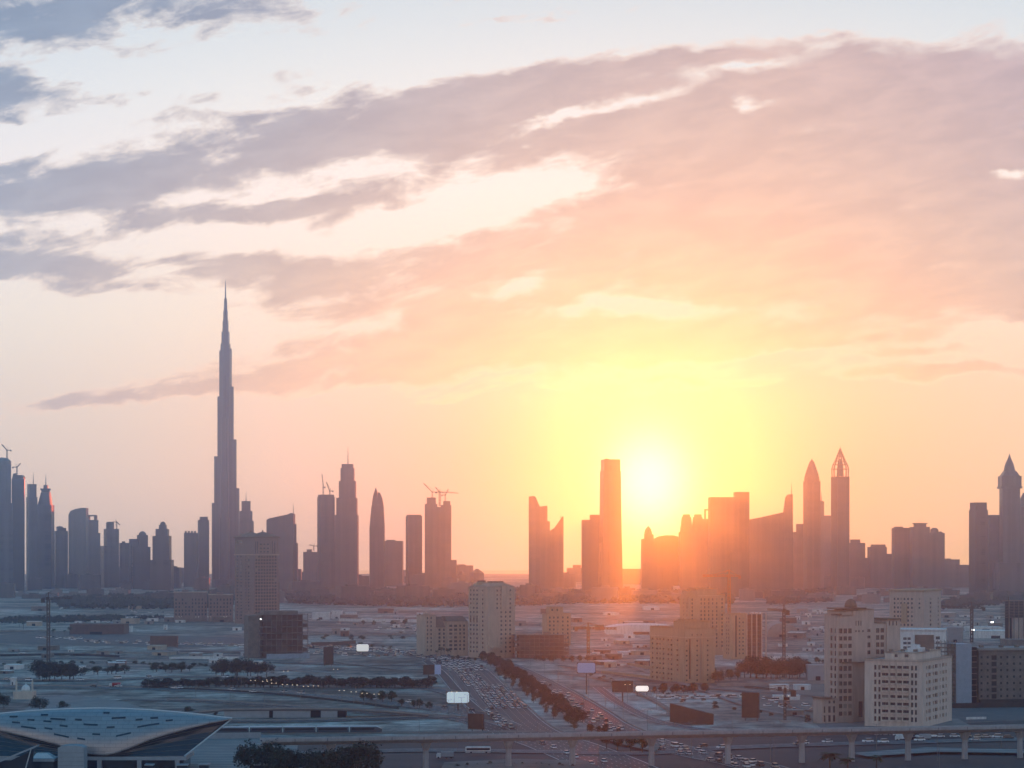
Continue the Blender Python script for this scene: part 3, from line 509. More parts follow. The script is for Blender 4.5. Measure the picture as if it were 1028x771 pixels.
# ================================================================ mid-ground buildings
class Bld:
    """A building set at one corner: local x runs along its front (nearest face), y goes back. a > 0 shows its left side, a < 0 its right side."""
    def __init__(s, name, label, cat, px, py, a, group=None):
        s.D = D_of(py); s.px = px; s.k = s.D/F; s.a = R(a); s.py = py
        s.root = thing(name, label, cat, at(px, s.D), s.a, group); s.wins = []
    def fx(s, px): t = (px-CX)/F; return (t-(s.px-CX)/F)*s.D/(math.cos(s.a)-t*math.sin(s.a))
    def sy(s, px): t = (px-CX)/F; return abs((t-(s.px-CX)/F)*s.D/(-math.sin(s.a)-t*math.cos(s.a)))
    def z(s, py): return z_at(py, s.D)
    def face(s, mb, O, ex, n, Wd, z0, z1, ops, dep=.35, m=0, win='pane'):
        """one wall sheet with openings (x0,x1,z0,z1) and their reveals; window panes are noted for later"""
        O, ex, n = Vector(O), Vector(ex), Vector(n)
        P = lambda x, z, d=0.0: O+ex*x+n*d+Vector((0, 0, z))
        ops = [(max(.05, a), min(Wd-.05, b), max(z0+.05, c), min(z1-.05, d)) for a, b, c, d in ops if b > .1 and a < Wd-.1]
        ops = [o for o in ops if o[1] > o[0]+.1 and o[3] > o[2]+.1]
        xs = sorted({0.0, Wd, *[round(v_, 3) for o in ops for v_ in o[:2]]}); zs = sorted({z0, z1, *[round(v_, 3) for o in ops for v_ in o[2:]]})
        for i in range(len(xs)-1):
            for j in range(len(zs)-1):
                xm, zm = (xs[i]+xs[i+1])/2, (zs[j]+zs[j+1])/2
                if any(o[0] < xm < o[1] and o[2] < zm < o[3] for o in ops): continue
                mb.face([P(xs[i], zs[j]), P(xs[i+1], zs[j]), P(xs[i+1], zs[j+1]), P(xs[i], zs[j+1])], m)
        for a, b, c, d in ops:
            mb.face([P(a, c), P(a, c, dep), P(a, d, dep), P(a, d)], m); mb.face([P(b, d), P(b, d, dep), P(b, c, dep), P(b, c)], m)
            mb.face([P(a, c), P(b, c), P(b, c, dep), P(a, c, dep)], m); mb.face([P(a, d, dep), P(b, d, dep), P(b, d), P(a, d)], m)
            s.wins.append((P((a+b)/2, c, dep-.03), ex, round(b-a, 1), round(d-c, 1), win))
    def block(s, x0, x1, y0, y1, z0, z1, m, front=(), side=(), name='wall', dep=.35, parapet=.9, win='pane'):
        """walls of a box-shaped wing; openings given in local metres: front (x..), side (distance back from the front face)"""
        b = MB()
        s.face(b, (x0, y0, 0), (1, 0, 0), (0, 1, 0), x1-x0, z0, z1, [(p-x0, q-x0, c, d) for p, q, c, d in front], dep, 0, win)
        b2 = [(min(p, q), max(p, q), c, d) for p, q, c, d in side]
        if s.a <= 0:
            s.face(b, (x1, y0, 0), (0, 1, 0), (-1, 0, 0), y1-y0, z0, z1, b2, dep, 0, win); b.face([(x0, y1, z0), (x0, y0, z0), (x0, y0, z1), (x0, y1, z1)])
        else:
            s.face(b, (x0, y1, 0), (0, -1, 0), (1, 0, 0), y1-y0, z0, z1, [(y1-y0-q, y1-y0-p, c, d) for p, q, c, d in b2], dep, 0, win); b.face([(x1, y0, z0), (x1, y1, z0), (x1, y1, z1), (x1, y0, z1)])
        b.face([(x1, y1, z0), (x0, y1, z0), (x0, y1, z1), (x1, y1, z1)])
        b.face([(x0, y0, z1-parapet), (x1, y0, z1-parapet), (x1, y1, z1-parapet), (x0, y1, z1-parapet)])
        if parapet:
            for p, q in (((x0, y0), (x1, y0)), ((x1, y0), (x1, y1)), ((x1, y1), (x0, y1)), ((x0, y1), (x0, y0))): b.face([(q[0], q[1], z1-parapet), (p[0], p[1], z1-parapet), (p[0], p[1], z1+.001), (q[0], q[1], z1+.001)])
        return b.build(name, m, s.root)
    def box(s, name, x0, x1, y0, y1, z0, z1, m):
        b = MB(); b.box(x0, x1, y0, y1, z0, z1); return b.build(name, m, s.root)
    def done(s, cap=100, arch=False):
        """every window a pane with its sill and bars; past the first hundred largest the rest is one part"""
        cache = {}; s.wins.sort(key=lambda q: -q[2]*q[3])
        def shape(mb, w, h):
            mb.box(-w/2, w/2, 0, .05, 0, h, 0)
            mb.box(-.04, .04, -.06, 0, 0, h, 1)
            if w > 2.2:
                for t in (-w/4, w/4): mb.box(t-.04, t+.04, -.06, 0, 0, h, 1)
            mb.box(-w/2, w/2, -.45, -.02, -.12, .03, 1)
        rest = MB()
        rw = random.Random(len(s.wins))
        for i, (p, ex, w, h, wm) in enumerate(s.wins):
            if wm == 'pane': wm = rw.choices(('pane', 'pane_blind', 'pane_warm'), (.90, .10, .0))[0]
            rz = math.atan2(ex.y, ex.x)
            if i < cap:
                key = (w, h, wm)
                if key not in cache: b = MB(); shape(b, w, h); cache[key] = b.mesh('window', [wm, s.trim])
                link('window', cache[key], s.root, p, rz)
            else:
                b = MB(); shape(b, w, h); M = Matrix.Translation(p) @ Matrix.Rotation(rz, 4, 'Z'); i0 = len(rest.v)
                rest.v += [tuple(M @ Vector(q)) for q in b.v]; rest.f += [tuple(i0+k for k in f) for f in b.f]; rest.m += b.m
        if rest.v: o = rest.build('window', ['pane', s.trim], s.root); o['kind'] = 'stuff'
    trim = 'cream'
def each(name, boxes, m, root):
    for q in boxes: b = MB(); b.box(*q); b.build(name, m, root)
def grid(cols, rows): return [(a, b, c, d) for a, b in cols for c, d in rows]

# --- E1 tall sandstone apartment tower with the small dome
B = Bld('apartment_tower', 'tall sandstone apartment tower with dark dome and canopy on its roof', 'apartment building', 840.5, 726, 20); B.trim = 'rose_beige'
fx, z = B.fx, B.z
rows = [633.5+7.55*i for i in range(12)]
W_ = lambda c, w=3.5: (fx(c-w/2), fx(c+w/2)); Rz = lambda y, h=4.7: (z(y+h/2), z(y-h/2))
B.block(fx(840.5), fx(857), 0, 16, 0, z(617.5), 'rose_beige', grid([W_(844), W_(848.6), W_(853.4)], [Rz(y, 5 if i in (0, 5, 9) else 4.2) for i, y in enumerate(rows)])+grid([W_(842.6, 1.2)], [Rz(y) for y in rows[:10]]), grid([(1.5, 3.6), (6, 8.6)], [Rz(y) for y in rows[:11]]))
B.block(fx(842.5), fx(857), 1.2, 15, z(617.5)-.9, z(613), 'rose_beige', [])
B.block(fx(857), fx(878), .7, 16, z(665), z(611.5), 'rose_beige', grid([W_(860, 1), W_(862.5, 1), W_(865, 1)], [Rz(626, 5)])+grid([W_(860, 1.5), W_(863, 1.5), W_(867, 1.6)], [Rz(634, 2)])+grid([W_(873, 3)], [Rz(633.5, 3), Rz(640, 3), Rz(648, 5), Rz(655.5, 4)]))
B.block(fx(857.2), fx(878), 2.4, 15.8, 0, z(665), 'rose_beige', grid([W_(866, 4)], [Rz(713, 16)]))
B.box('ledge', fx(845), fx(868.5), -1.0, 2.2, z(666), z(664.6), 'brown_wall')
B.block(fx(878), fx(890.5), 1, 16, 0, z(625.5), 'rose_beige', grid([W_(882), W_(886.6)], [Rz(633.5+7.2*i) for i in range(6)]))
B.block(fx(890.5), fx(904), .2, 16.5, 0, z(622.5), 'rose_beige', grid([W_(893.2, 1.4), W_(896.7, 1.4), W_(900.2, 1.4)], [Rz(626.5, 4.5)]))
B.box('tower_cornice', fx(890), fx(904.4), -.3, 17, z(622.5), z(621.4), 'brown_wall')
B.block(fx(824), fx(840.4), -1, 10, 0, z(701), 'rose_beige', grid([W_(827, 1.6), W_(832, 2.4), W_(836.6, 2.2)], [Rz(721, 6.5), Rz(712, 6.5)])+grid([W_(832, 2), W_(836.6, 2)], [Rz(704.5, 3)]))
B.box('podium_cornice', fx(823.4), fx(834), -1.5, 10.5, z(701), z(699.6), 'brown_wall')
b = MB(); b.box(fx(839.5), fx(869.5), -.5, 12, z(611.6), z(610.2)); b.box(fx(846), fx(862), .5, 11, z(613.2), z(612.2)); b.build('roof_canopy', 'brown_wall', B.root)
b = MB(); r = 6.2*B.k; cx = fx(859.4); b.lathe([(r*1.02, z(610.2)), (r*1.02, z(608.6)), (r*.92, z(605.8)), (r*.66, z(603.2)), (r*.3, z(601.8)), (.05, z(601.4))], 20, (cx, 6.5)); b.build('dome', 'brown_wall', B.root, smooth=True)
b = MB()
for i in range(6): b.box(fx(834.5)+i*1.15, fx(834.5)+i*1.15+.7, -1, 0.2, z(617.5), z(616))
b.build('battlement', 'brown_wall', B.root); B.done()

# --- E2 broad eight-storey block in front
B = Bld('apartment_block', 'pink-beige eight-storey apartment block with rows of balconies beside the domed tower', 'apartment building', 926, 731, -26); B.trim = 'pale_stone'
fx, z, sy = B.fx, B.z, B.sy; rows = [671+7.42*i for i in range(8)]
W_ = lambda c, w=1.9: (fx(c-w/2), fx(c+w/2)); Sy = lambda c, w=1.6: (sy(c-w/2), sy(c+w/2))
x0 = fx(868); y1 = sy(955.5)
fr = grid([W_(878.6, 2.2), W_(882.8, 2.2), W_(915.6, 2.2), W_(919.4, 2.2)], [Rz(y, 4.8) for y in rows])+grid([W_(888.5, 6.4), W_(896.2, 5.2), W_(903, 4.8), W_(909.4, 5.8)], [Rz(y+.3, 4.6) for y in rows])
sd = grid([Sy(930.4, 1.2), Sy(933.3, 2.2), Sy(937.2, 1.4), Sy(940, 2.6), Sy(943.8, 1), Sy(947, 1.8), Sy(949.8, 1.1)], [Rz(y, 3.8) for y in rows])
B.block(x0, 0, 0, y1, 0, z(662.5), 'pale_stone', fr, sd, dep=.9)
b = MB()
for c, w in ((888.5, 6.4), (896.2, 5.2), (903, 4.8), (909.4, 5.8)):
    for y in rows:
        a_, b_ = W_(c, w); zz = z(y+2.3); b.box(a_, b_, -.9, 0, zz-.15, zz); b.box(a_, b_, -.9, -.8, zz, zz+.9); b.box(a_, a_+.08, -.8, 0, zz, zz+.9); b.box(b_-.08, b_, -.8, 0, zz, zz+.9)
o = b.build('balcony_railing', 'pale_stone', B.root)
b = MB()
for c in (885, 892.6, 899.7, 906.2, 913): b.box(fx(c)-.25, fx(c)+.25, -.35, 0, 2, z(666))
b.build('pilaster', 'pale_stone', B.root)
B.box('cornice', x0-.4, .4, -.45, y1+.4, z(664.6), z(663.8), 'rose_beige')
B.block(fx(880)+3, -5, 6, y1-6, z(662.5)-.9, z(655.5), 'pale_stone', grid([(fx(895), fx(898)), (fx(905), fx(909))], [Rz(659.3, 3)]))
b = MB(); b.box(fx(905), fx(918), 12, 22, z(655.5), z(651.5)); b.box(fx(908), fx(914), 13, 20, z(651.5), z(648.6)); b.build('plant_room', 'white_wall', B.root)
b = MB()
for x, y in ((-8, 9), (-16, 11), (-22, 8), (-4, 20)): b.box(x, x+2.2, y, y+1.6, z(655.5), z(655.5)+1.5)
b.build('air_conditioner', 'steel', B.root); B.done()

# --- E3 white office behind with brown panel
B = Bld('office_building', 'white office building with a brown panel on its face behind the balcony block', 'office', 949, 678, -12); B.trim = 'white_wall'
fx, z, sy = B.fx, B.z, B.sy; W_ = lambda c, w: (fx(c-w/2), fx(c+w/2))
B.block(fx(903), 0, 0, 26, 0, z(633), 'white_wall', grid([W_(908.5, 3.4), W_(912.6, 3.2)], [Rz(641.5, 2.6), Rz(646, 2.6), Rz(650.5, 2.6)])+grid([W_(941.5, 4)], [Rz(640.5, 3), Rz(645.5, 3), Rz(650.5, 3), Rz(656, 3)]))
B.box('panel', fx(918.5), fx(937.5), -1.2, -.01, z(668), z(637.5), 'brown_wall'); B.box('roof_edge', fx(903)-.5, .5, -.5, 26.5, z(633), z(631.6), 'white_wall'); B.done()

# --- E4 beige tower behind
B = Bld('apartment_tower', 'beige square-windowed apartment tower behind the domed tower and balcony block', 'apartment building', 927.5, 662, -28); B.trim = 'rose_beige'
fx, z, sy = B.fx, B.z, B.sy; W_ = lambda c, w=1.7: (fx(c-w/2), fx(c+w/2)); Sy = lambda c, w=1.5: (sy(c-w/2), sy(c+w/2)); rows = [601.5+4.35*i for i in range(12)]
B.block(fx(893), 0, 0, sy(944.5), 0, z(593.5), 'rose_beige', grid([W_(898), W_(901.5), W_(904.6), W_(908), W_(911.6), W_(915.4)], [Rz(y, 2.2) for y in rows])+grid([W_(923)], [Rz(y, 1.8) for y in rows[:3]+rows[8:]]), grid([Sy(934.2), Sy(942, 1)], [Rz(y, 2.2) for y in rows]))
B.box('cornice', fx(892.4), .6, -.6, sy(944.9), z(593.6), z(592), 'tan'); b = MB(); b.box(fx(905), fx(910.5), -.7, -.01, z(626), z(606)); b.build('bay', 'tan', B.root); b = MB(); b.bar((fx(912), 6, z(592)), (fx(912), 6, z(588.5)), .15); b.build('mast', 'steel', B.root); B.done()

# --- E5 grey blocks under construction at the right edge
B = Bld('construction_block', 'long grey unfinished block with small square openings at the right edge', 'building', 982.5, 706, 8); B.trim = 'raw_concrete'
fx, z = B.fx, B.z; W_ = lambda c, w=2.0: (fx(c-w/2), fx(c+w/2)); rows = [660+6.5*i for i in range(7)]
B.block(fx(982.5), fx(1046), 0, 24, 0, z(653), 'raw_concrete', grid([W_(c) for c in (985.4, 991.6, 1005, 1011.4, 1018, 1024.4, 1031, 1037)], [Rz(y, 2.4) for y in rows])+grid([W_(998, 5)], [Rz(y+.3, 4.6) for y in rows]), [], win='dark_void')
B.box('roof_slab', fx(981.5), fx(1047), -1, 25, z(653), z(650.4), 'concrete')
b = MB()
for c in (986, 1006, 1022): b.box(fx(c), fx(c)+2.5, 4, 7, z(650.4), z(648))
b.build('roof_hut', 'raw_concrete', B.root); B.box('ground_floor_void', fx(983), fx(1046), -2.2, -.01, .1, z(702), 'rail_dark'); B.done()
B = Bld('construction_block', 'scaffolded concrete core with open floors right of the balcony block', 'building', 960, 707, 10); B.trim = 'raw_concrete'
fx, z = B.fx, B.z; Z0 = z(646.5)
b = MB(); b.box(fx(960), fx(975.5), 0, 18, 0, Z0); b.build('core_wall', 'hoarding', B.root)
n = 15
each('floor_slab', [(fx(946), fx(959.7), 1, 15, Z0*i/n-.2 if i else 0, Z0*i/n+.12) for i in range(n+1)], 'raw_concrete', B.root)
for i in range(5):
    x = fx(946)+(fx(959.7)-fx(946))*i/4
    for y in (.75, 15.3): b = MB(); b.bar((x, y, 0), (x, y, Z0+2), .24); b.build('scaffold_post', 'steel', B.root)
b = MB(); b.box(fx(975.7), fx(982.3), 3, 18, 0, z(650)); b.build('dark_bay', 'dark_void', B.root)
each('landing', [(fx(975.8), fx(982.2), 1.5, 2.9, z(700-5.8*i), z(700-5.8*i)+.4) for i in range(9)], 'raw_concrete', B.root)

# --- E6 unfinished tower on the right edge
B = Bld('construction_block', 'dark-topped unfinished tower cut by the right edge above the long grey block', 'building', 1013, 648, 12); B.trim = 'raw_concrete'
fx, z = B.fx, B.z; n = 11; Z0 = z(603); Zm = z(620)
b = MB(); b.box(fx(1018), fx(1040), 1, 20, 0, Zm); b.build('wall', 'rose_beige', B.root)
each('floor_slab', [(fx(1013), fx(1042), 0, 22, Zm+(Z0-Zm)*i/n-.3, Zm+(Z0-Zm)*i/n+.1) for i in range(n+1)], 'raw_concrete', B.root)
each('column', [(fx(1013)+i*(fx(1042)-fx(1013)-.8)/6, fx(1013)+i*(fx(1042)-fx(1013)-.8)/6+.8, -.3, .5, 0, Z0) for i in range(7)], 'raw_concrete', B.root)
b = MB(); b.bar((fx(1014), 4, 0), (fx(1014), 4, z(599)), .5); b.build('hoist_mast', 'crane_dark', B.root); B.box('core_wall', fx(1016), fx(1038), 6, 18, 0, Z0-1, 'dark_void')

# --- D1 sandstone block glowing under the sun
B = Bld('apartment_block', 'sandstone apartment block with two dark vertical recesses under the sun', 'apartment building', 688, 686, 24); B.trim = 'tan'
fx, z, sy = B.fx, B.z, B.sy; W_ = lambda c, w=1.7: (fx(c-w/2), fx(c+w/2)); Sy = lambda c, w=1.8: (sy(c-w/2), sy(c+w/2)); rows = [643.5+4.95*i for i in range(9)]
B.block(0, fx(717.5), 0, sy(652.5), 0, z(630.5), 'tan', grid([W_(700), W_(710.5), W_(686.5+3)], [Rz(y, 1.7) for y in rows])+grid([W_(692.5, 1.8), W_(703.5, 1.8)], [(z(682), z(641.5))])+grid([W_(c, 1.2) for c in (695, 700, 704, 708)], [Rz(637.5, 1.6)]),
        grid([Sy(655), Sy(659.5), Sy(662.5, 1.4), Sy(666), Sy(671), Sy(674), Sy(680)], [Rz(y, 2) for y in rows]))
B.block(fx(688.5), fx(716), 3, 20, z(630.5)-.9, z(624), 'tan', []); B.block(fx(690), fx(703), 5, 16, z(624)-.9, z(622), 'tan', [])
B.box('cornice', -.5, fx(717.5)+.5, -.5, sy(652)+.3, z(640.4), z(639.8), 'beige'); B.done()
# --- D2 behind it
B = Bld('apartment_tower', 'taller hazy apartment tower with vertical window bays behind the sunlit block', 'apartment building', 692, 658, 18); B.trim = 'tan'
fx, z, sy = B.fx, B.z, B.sy; W_ = lambda c, w=1.5: (fx(c-w/2), fx(c+w/2)); rows = [602+3.9*i for i in range(13)]
B.block(0, fx(728), 0, sy(682.5), 0, z(597), 'tan', grid([W_(c) for c in (695, 704, 707.5, 711.5, 715.5, 719.5, 725)], [Rz(y, 2.3) for y in rows]), grid([(5, 7), (14, 16)], [Rz(y, 2) for y in rows]))
B.block(fx(700), fx(722), 4, 22, z(597)-.9, z(591), 'tan', []); B.block(2, fx(700), 4, 22, z(597)-.9, z(593), 'tan', []); B.box('cornice', fx(700), fx(722), -1, -.01, z(598.6), z(597.6), 'beige'); B.done()
# --- D3 right part under construction
B = Bld('construction_block', 'half-clad unfinished block with pale column strips right of the sunlit blocks', 'building', 733, 662, 14); B.trim = 'tan'
fx, z, sy = B.fx, B.z, B.sy; W_ = lambda c, w=1.4: (fx(c-w/2), fx(c+w/2)); rows = [621+3.9*i for i in range(10)]
B.block(0, fx(749), 0, 20, 0, z(616), 'tan', grid([W_(742.5), W_(746)], [Rz(y, 1.8) for y in rows])+grid([W_(739, 1.8)], [(z(660), z(618))]), grid([(3, 6), (9, 12)], [Rz(y, 2) for y in rows]))
Zt = z(617)
each('floor_slab', [(fx(749.2), fx(770), 1, 20, max(0, Zt*i/11-.35), Zt*i/11+.1) for i in range(12)], 'raw_concrete', B.root)
each('column', [(fx(c)-.5, fx(c)+.5, y, y+1, 0, Zt+1.5) for c in (750, 755, 760, 765, 769.3) for y in (.3, 19.7)], 'rose_beige', B.root); B.box('core_wall', fx(752), fx(767), 8, 17, 0, Zt, 'brown_wall'); B.done()

# --- C1, C2 residential pair left of the highway
B = Bld('apartment_tower', 'tall beige apartment tower with twin hipped roofs beside the traffic jam', 'apartment building', 490, 661, 40); B.trim = 'beige'
fx, z, sy = B.fx, B.z, B.sy; W_ = lambda c, w=2.0: (fx(c-w/2), fx(c+w/2)); Sy = lambda c, w=1.6: (sy(c-w/2), sy(c+w/2)); rows = [593+4.4*i for i in range(15)]
B.block(0, fx(517), 0, sy(470.5), 0, z(589), 'beige', grid([W_(503.4), W_(507.8, 1.6), W_(512.2)], [Rz(y, 2) for y in rows])+grid([W_(499.2, 1.5)], [Rz(y, 2) for y in rows[:5]]), grid([Sy(472.4), Sy(475.6), Sy(478.8), Sy(484.5)], [Rz(y, 2) for y in rows])+grid([Sy(c, 1.3) for c in (472.4, 475.6, 478.8)], [(z(625.5), z(618.5))]))
b = MB(); b.box(fx(503), fx(511), -.8, -.01, z(612), z(588)); b.build('bay', 'beige', B.root)
for (xa, xb, ya, yb, t) in ((fx(491), fx(516.4), 1, 18, 585), (2, fx(508), 22, sy(471.5), 584.4)):
    b = MB(); q = .28; xm, ym = (xb-xa)*q, (yb-ya)*q
    b.loft([[(xa-.6, ya-.6, z(589)), (xb+.6, ya-.6, z(589)), (xb+.6, yb+.6, z(589)), (xa-.6, yb+.6, z(589))], [(xa+xm, ya+ym, z(t)), (xb-xm, ya+ym, z(t)), (xb-xm, yb-ym, z(t)), (xa+xm, yb-ym, z(t))]])
    b.build('roof', 'tan', B.root); B.box('roof_turret', xa+xm, xb-xm, ya+ym, yb-ym, z(t), z(t-1.3), 'brown_wall')
B.box('entrance_canopy', fx(492), fx(503), -5, -.01, z(651), z(649.4), 'beige'); B.done()
B = Bld('apartment_block', 'stepped beige apartment block with dark roofs at the left of the tall beige tower', 'apartment building', 438, 659, 22); B.trim = 'beige'
fx, z, sy = B.fx, B.z, B.sy; W_ = lambda c, w=1.7: (fx(c-w/2), fx(c+w/2)); rows = [628.5+3.9*i for i in range(7)]
B.block(0, fx(448), 2, 22, 0, z(630), 'beige', grid([W_(442, 2), W_(446.4)], [Rz(y, 2.2) for y in rows[1:]]))
B.block(fx(448), fx(470), 0, 24, 0, z(624), 'beige', grid([W_(452.6, 3), W_(457.4, 3), W_(462), W_(466)], [Rz(y, 2.2) for y in rows]))
B.block(fx(427.5), -.01, 1, 26, 0, z(617.5), 'beige', grid([W_(429.6, 1.3), W_(433.2, 1.3)], [Rz(618.5+4.0*i+2, 2.2) for i in range(9)]))
b = MB(); b.loft([[(.3, 3, z(630)), (fx(448), 3, z(630)), (fx(448), 22, z(630)), (.3, 22, z(630))], [(2, 12, z(619.5)), (fx(448), 12, z(619.5)), (fx(448), 20, z(619.5)), (2, 20, z(619.5))]]); b.loft([[(fx(448)+.1, 1, z(624)), (fx(470), 1, z(624)), (fx(470), 23, z(624)), (fx(448)+.1, 23, z(624))], [(fx(450), 9, z(619)), (fx(468), 9, z(619)), (fx(468), 18, z(619)), (fx(450), 18, z(619))]]); b.build('roof', 'brown_wall', B.root)
b = MB(); b.lathe([(3, z(617.5)), (3, z(616)), (1.6, z(615)), (.05, z(614))], 10, (fx(432), 12)); b.build('roof_cap', 'beige', B.root); B.done()
# --- C3 long unfinished frame, C4 stepped tower behind it
def frame_bld(name, label, px, py, a, x1, yt, nfl, ncol, dep, m='raw_concrete', left=None, core='hoarding_brown'):
    B = Bld(name, label, 'building', px, py, a); Zt = B.z(yt); X1 = B.fx(x1)
    each('floor_slab', [(-.4, X1+.4, -.4, dep+.4, max(.02, Zt*i/nfl-.45), Zt*i/nfl+.12) for i in range(nfl+1)], m, B.root)
    each('column', [(X1*i/ncol-.3, X1*i/ncol+.3, y, y+.6, 0, Zt+.8) for i in range(ncol+1) for y in (-.25, dep-.35)], m, B.root)
    b = MB(); b.box(X1*.08, X1*.92, dep*.28, dep*.8, 0, Zt-.6); b.build('core_wall', core, B.root)
    rr_ = random.Random(nfl)
    for i in range(nfl):
        for j in range(ncol):
            if rr_.random() < .45: each('infill_wall', [(X1*j/ncol+.4, X1*(j+1)/ncol-.4, .5, .8, Zt*i/nfl+.15, Zt*i/nfl+rr_.uniform(1.2, Zt/nfl-.6))], core, B.root)
    b = MB(); b.box(X1*.55, X1*.68, dep*.3, dep*.5, Zt, Zt+2.6); b.build('roof_hut', m, B.root); return B
frame_bld('construction_block', 'long low concrete frame under construction right of the tall beige tower', 517, 661, 6, 571, 637.5, 6, 11, 24)
B = Bld('apartment_tower', 'hazy stepped apartment tower behind the long concrete frame', 'apartment building', 549, 648, -10); B.trim = 'tan'
fx, z = B.fx, B.z; W_ = lambda c, w=1.6: (fx(c-w/2), fx(c+w/2))
B.a = R(10); B.root.rotation_euler.z = R(10)
B.block(0, fx(573), 0, 26, 0, z(616), 'tan', grid([W_(c) for c in (552, 556, 560, 565, 570)], [Rz(620+4*i, 2) for i in range(7)])); B.block(fx(552), fx(566), 3, 22, z(616)-.9, z(609.5), 'tan', grid([W_(555), W_(560)], [Rz(612.5, 2)])); B.done()
# --- B dark unfinished frame on the left, with hoarding
B = frame_bld('construction_block', 'dark unfinished concrete frame with blue hoarding below, left of centre', 262, 661, 16, 309, 617, 7, 9, 34)
B.box('penthouse', B.fx(266), B.fx(300), 5, 26, B.z(617), B.z(613.5), 'raw_concrete'); B.box('hoarding', B.fx(266), B.fx(309), -9, -8.6, 0, 4.6, 'hoarding'); B.box('side_screen', -11, -.5, 6, 30, 0, B.z(618), 'raw_concrete')
B.box('site_lamp', -1, 0, -1, -.5, B.z(622), B.z(621), 'lamp_cool')
# --- A twin-roofed apartment tower, mid-left, with its low wings
B = Bld('apartment_tower', 'big beige tower with two low pyramid roofs and tiny windows, left of centre', 'apartment building', 255.5, 627, 34); B.trim = 'tan'
fx, z, sy = B.fx, B.z, B.sy; rows = [559+3.3*i for i in range(20)]; W_ = lambda c, w=1.8: (fx(c-w/2), fx(c+w/2)); Sy = lambda c, w=1.5: (sy(c-w/2), sy(c+w/2))
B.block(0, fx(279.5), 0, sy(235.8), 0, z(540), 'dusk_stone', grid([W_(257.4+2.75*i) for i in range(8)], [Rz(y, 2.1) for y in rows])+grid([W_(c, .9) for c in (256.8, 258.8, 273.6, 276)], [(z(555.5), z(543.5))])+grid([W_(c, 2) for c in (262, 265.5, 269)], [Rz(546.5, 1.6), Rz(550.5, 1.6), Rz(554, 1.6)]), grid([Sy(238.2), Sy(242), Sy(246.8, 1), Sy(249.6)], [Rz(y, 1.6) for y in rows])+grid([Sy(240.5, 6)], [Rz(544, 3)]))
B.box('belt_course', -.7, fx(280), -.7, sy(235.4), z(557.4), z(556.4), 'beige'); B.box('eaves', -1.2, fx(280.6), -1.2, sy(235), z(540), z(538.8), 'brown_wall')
for xa, xb, ya, yb in ((-.8, fx(280), -.8, sy(247.5)), (-.8, fx(277), sy(247.5)+1, sy(235.4))):
    b = MB(); cx, cy = (xa+xb)/2, (ya+yb)/2; b.loft([[(xa, ya, z(538.8)), (xb, ya, z(538.8)), (xb, yb, z(538.8)), (xa, yb, z(538.8))], [(cx-.6, cy-.6, z(533.6)), (cx+.6, cy-.6, z(533.6)), (cx+.6, cy+.6, z(533.6)), (cx-.6, cy+.6, z(533.6))]]); b.build('roof', 'brown_wall', B.root); B.box('roof_lantern', cx-.7, cx+.7, cy-.7, cy+.7, z(533.6), z(532.2), 'brown_wall')
B.block(fx(279.6), fx(282), 4, 30, 0, z(585), 'brown_wall', []); B.done()
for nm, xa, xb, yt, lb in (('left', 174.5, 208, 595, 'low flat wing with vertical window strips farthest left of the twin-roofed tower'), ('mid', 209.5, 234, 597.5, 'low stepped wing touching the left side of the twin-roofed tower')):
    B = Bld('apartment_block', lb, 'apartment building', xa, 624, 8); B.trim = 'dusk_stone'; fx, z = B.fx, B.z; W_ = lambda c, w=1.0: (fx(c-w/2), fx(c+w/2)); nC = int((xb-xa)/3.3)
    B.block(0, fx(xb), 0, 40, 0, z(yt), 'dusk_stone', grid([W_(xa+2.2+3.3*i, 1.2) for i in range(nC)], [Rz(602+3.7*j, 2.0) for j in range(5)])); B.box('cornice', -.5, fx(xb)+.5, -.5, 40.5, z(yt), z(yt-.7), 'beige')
    B.box('roof_hut', fx(xa+8), fx(xa+15), 8, 22, z(yt), z(yt-2.6), 'dusk_stone'); B.done(60)

# --- cranes of the middle distance
def crane(px, py, ytop, jx, jy, label, back=14, w=2.0, r=.28, m='crane_dark', x1=None):
    D = D_of(py); root = thing('tower_crane', label, 'crane', at(px, D), 0, 'tower cranes'); crane_parts(root, 0, z_at(ytop, D), (jx, jy), back, w, r, m)
    b = MB(); b.box(-3, 3, -3, 3, 0, 1.2); b.build('footing', 'concrete', root)
crane(48.5, 668, 601, 12, 44, 'tall thin tower crane standing alone on the sand at left', 10, 2.2, .3)
crane(590.5, 660, 630.5, 26, -10, 'orange-lit tower crane beside the long concrete frame', 12, 2.0, .45, 'crane_orange')
crane(787, 682, 613, -8, 40, 'thin tower crane before the white arched hall', 9, 1.8, .3)
crane(975.5, 646, 610, -24, 10, 'dark tower crane with a short jib left of the dark-topped tower', 13, 2.4, .5)
crane(732, 640, 578, -30, 6, 'hazy tower crane behind the half-clad block', 12, 2.6, .6, 'crane_orange')
crane(788, 725, 693, -20, 34, 'small crane with a slanted jib in the builders yard', 8, 1.2, .2)
